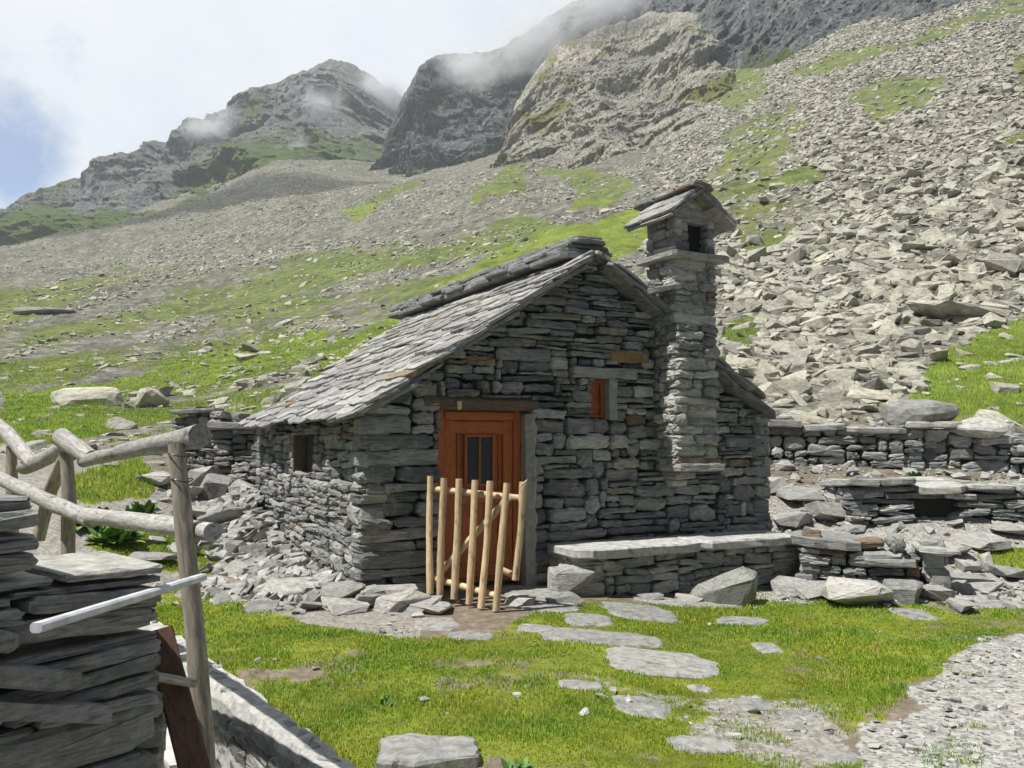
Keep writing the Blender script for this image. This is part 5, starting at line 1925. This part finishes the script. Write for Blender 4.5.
def gl_pale(u, v, f):
    g = 0.0 * u
    g = np.maximum(g, in_poly(u, v, [(676, 98), (745, 64), (762, 68), (758, 98), (742, 113), (712, 104)]))
    g = np.maximum(g, 0.45 * in_poly(u, v, [(520, 110), (570, 100), (580, 130), (530, 135)]))
    n_ = fbm(np.stack([u * 0.03, v * 0.04, 0 * u], 1), 4, 75)
    return np.clip(g * 0.9 + 0.18 + n_ * 0.5, 0, 1)


mountain("rock_face", [(498, 170), (505, 140), (515, 105), (535, 72), (560, 45), (600, 28), (650, 14), (690, 12), (720, 22), (740, 45), (765, 62), (790, 85)],
         [(498, 205), (530, 200), (600, 196), (650, 185), (690, 150), (740, 128), (790, 98)],
         [(498, 175), (600, 150), (690, 140), (790, 150)], [(498, 250), (650, 265), (790, 210)], 9, M["cliff_pale"], 301, 480, 230, fr=0.045, grass=gl_pale, slant=-0.6)
mountain("cliff", [(640, -30), (700, -60), (800, -85), (1024, -130), (1300, -160), (1700, -170)],
         [(640, 60), (700, 90), (760, 84), (800, 76), (900, 52), (1024, 28), (1300, -5), (1700, -20)],
         [(640, 260), (700, 215), (800, 168), (900, 150), (1024, 132), (1300, 120), (1700, 150)], [(640, 300), (800, 235), (1024, 200), (1700, 215)], 9, M["cliff_shaded"], 401, 700, 130, fr=0.035, grass=gl_dark, slant=0.2)

# ------------------------------------------------------------------ air
EXTRA = True
if EXTRA:
    hz, nt, b = new_mat("haze_air")
    nt.nodes.remove(b)
    pv = nt.nodes.new("ShaderNodeVolumePrincipled")
    pv.inputs["Color"].default_value = (0.86, 0.92, 1.0, 1)
    pv.inputs["Density"].default_value = 0.00042
    pv.inputs["Anisotropy"].default_value = 0.2
    nt.links.new(pv.outputs[0], nt.nodes["Material Output"].inputs["Volume"])
    mb = MB()
    mb.add(*box_geo(-1400, 1400, -30, 900, -40, 330))
    o = mb.build("haze", hz)
    tag(o, kind="stuff")


def vol_mat(name, dens, noisy, col=(0.97, 0.98, 1.0)):
    m, nt, b = new_mat(name)
    nt.nodes.remove(b)
    pv = nt.nodes.new("ShaderNodeVolumePrincipled")
    pv.inputs["Color"].default_value = (*col, 1)
    pv.inputs["Anisotropy"].default_value = 0.0
    nt.links.new(pv.outputs[0], nt.nodes["Material Output"].inputs["Volume"])
    if not noisy:
        pv.inputs["Density"].default_value = dens
        return m
    tc = nt.nodes.new("ShaderNodeTexCoord")
    oi = nt.nodes.new("ShaderNodeObjectInfo")
    ln = nt.nodes.new("ShaderNodeVectorMath")
    ln.operation = "LENGTH"
    nt.links.new(tc.outputs["Object"], ln.inputs[0])
    fall = math_(nt, "SUBTRACT", 1.0, ln.outputs["Value"], clamp=True)
    ad = nt.nodes.new("ShaderNodeVectorMath")
    ad.operation = "ADD"
    nt.links.new(tc.outputs["Object"], ad.inputs[0])
    nt.links.new(oi.outputs["Location"], ad.inputs[1])
    n1 = noise_tex(nt, ad.outputs[0], 2.2, 4, 0.6, 0.5)
    d = math_(nt, "ADD", math_(nt, "MULTIPLY", math_(nt, "SUBTRACT", n1, 0.5), 3.0), math_(nt, "MULTIPLY", fall, 1.2))
    d = math_(nt, "MULTIPLY", math_(nt, "SUBTRACT", d, 0.25, clamp=True), math_(nt, "MULTIPLY", fall, dens * 2.2))
    nt.links.new(d, pv.inputs["Density"])
    return m


def ball(name, mat, loc, size, rot=0.0, sub=3):
    bm = bmesh.new()
    bmesh.ops.create_icosphere(bm, subdivisions=sub, radius=1.0)
    me = bpy.data.meshes.new(name)
    bm.to_mesh(me)
    bm.free()
    me.materials.append(mat)
    o = link(name, me)
    o.location = loc
    o.scale = size
    o.rotation_euler = (0, rot, 0)
    tag(o, kind="stuff")
    return o


MISTM = vol_mat("mist_air", 0.10, True)
for (u, v, Y, rw_, rh_, rot) in ((385, 92, 455, 46, 36, 0.5), (318, 118, 440, 34, 52, 0.5), (300, 168, 380, 40, 44, 0.4), (470, 66, 285, 62, 34, 0.1), (535, 40, 268, 80, 52, -0.5), (600, 4, 255, 80, 40, -0.3), (210, 128, 440, 44, 26, -0.4)):
    c = at(u, v, Y)
    ball("mist", MISTM, c, (rw_ * Y / F, 18, rh_ * Y / F), rot)
CLM = vol_mat("shade_cloud_air", 0.022, False)  # unseen cloud above the view, placed to shade the left scree
for (loc, sz) in (((-285, 190, 420), (90, 52, 28)),):
    ball("shade_cloud", CLM, loc, sz)

# ------------------------------------------------------------------ light, sky, camera
SUN_EL, SUN_H = math.radians(62), Vector((-0.885, -0.465, 0)).normalized()
L = Vector((SUN_H.x * math.cos(SUN_EL), SUN_H.y * math.cos(SUN_EL), math.sin(SUN_EL)))
sun = bpy.data.lights.new("sun", "SUN")
sun.energy = 5.0
sun.angle = math.radians(0.5)
sun.color = (1.0, 0.97, 0.92)
so = bpy.data.objects.new("sun", sun)
COL.objects.link(so)
so.rotation_euler = L.to_track_quat("Z", "Y").to_euler()

w = bpy.data.worlds.new("World")
SC.world = w
w.use_nodes = True
nt = w.node_tree
bg = nt.nodes["Background"]
sky = nt.nodes.new("ShaderNodeTexSky")
sky.sky_type = "NISHITA"
sky.sun_disc = False
sky.sun_elevation = SUN_EL
sky.sun_rotation = math.atan2(SUN_H.x, SUN_H.y)
sky.altitude = 2000
tc = nt.nodes.new("ShaderNodeTexCoord")
D = tc.outputs["Generated"]
n1 = noise_tex(nt, mapping(nt, D, (1, 1, 1.6)), 2.6, 7, 0.6, 0.4)
# a gap of blue low on the left
hd_ = Vector(ray(14, 160)).normalized()
vd = nt.nodes.new("ShaderNodeVectorMath")
vd.operation = "DISTANCE"
nt.links.new(D, vd.inputs[0])
vd.inputs[1].default_value = hd_
gap = ramp(nt, vd.outputs["Value"], [(0.0, (1, 1, 1)), (0.085, (0, 0, 0))])
n2 = noise_tex(nt, D, 11.0, 7, 0.65, 0.5)
cov = math_(nt, "ADD", n1, 0.22)
cov = math_(nt, "SUBTRACT", cov, math_(nt, "MULTIPLY", gap, math_(nt, "ADD", 0.12, math_(nt, "MULTIPLY", n2, 0.62))))
sep = nt.nodes.new("ShaderNodeSeparateXYZ")
nt.links.new(D, sep.inputs[0])
cl = ramp(nt, cov, [(0.42, (0, 0, 0)), (0.6, (1, 1, 1))])
# bright cloud over the mountains ahead, greyer cloud behind
ah = ramp(nt, sep.outputs[1], [(0.0, (0.20, 0.22, 0.25)), (0.8, (1, 1, 1))])
shade = ramp(nt, noise_tex(nt, mapping(nt, D, (1, 1, 1.5)), 3.0, 6, 0.5), [(0.32, (0.76, 0.83, 0.93)), (0.5, (0.91, 0.95, 1.0)), (0.65, (1.0, 1.0, 1.0))])
shade = mix(nt, 1.0, shade, ah, "MULTIPLY")
bgc = nt.nodes.new("ShaderNodeBackground")
nt.links.new(shade, bgc.inputs["Color"])
bgc.inputs["Strength"].default_value = 0.74
nt.links.new(sky.outputs[0], bg.inputs["Color"])
bg.inputs["Strength"].default_value = 0.12
mw_ = nt.nodes.new("ShaderNodeMixShader")
nt.links.new(cl, mw_.inputs[0])
nt.links.new(bg.outputs[0], mw_.inputs[1])
nt.links.new(bgc.outputs[0], mw_.inputs[2])
nt.links.new(mw_.outputs[0], nt.nodes["World Output"].inputs["Surface"])

cam = bpy.data.cameras.new("camera")
cam.sensor_width = 36
cam.lens = F / 1024 * 36
cam.clip_end = 5000
cam.clip_start = 0.05
co = bpy.data.objects.new("camera", cam)
COL.objects.link(co)
co.location = (0, 0, CAMZ)
co.rotation_euler = (math.pi / 2 + PH, 0, 0)
SC.camera = co

SC.render.engine = "CYCLES"
SC.cycles.use_denoising = True
SC.cycles.max_bounces = 6
SC.cycles.diffuse_bounces = 3
SC.cycles.volume_bounces = 2
SC.view_settings.view_transform = "Standard"
SC.view_settings.look = "None"
SC.view_settings.exposure = 0.40
SC.view_settings.gamma = 1.0
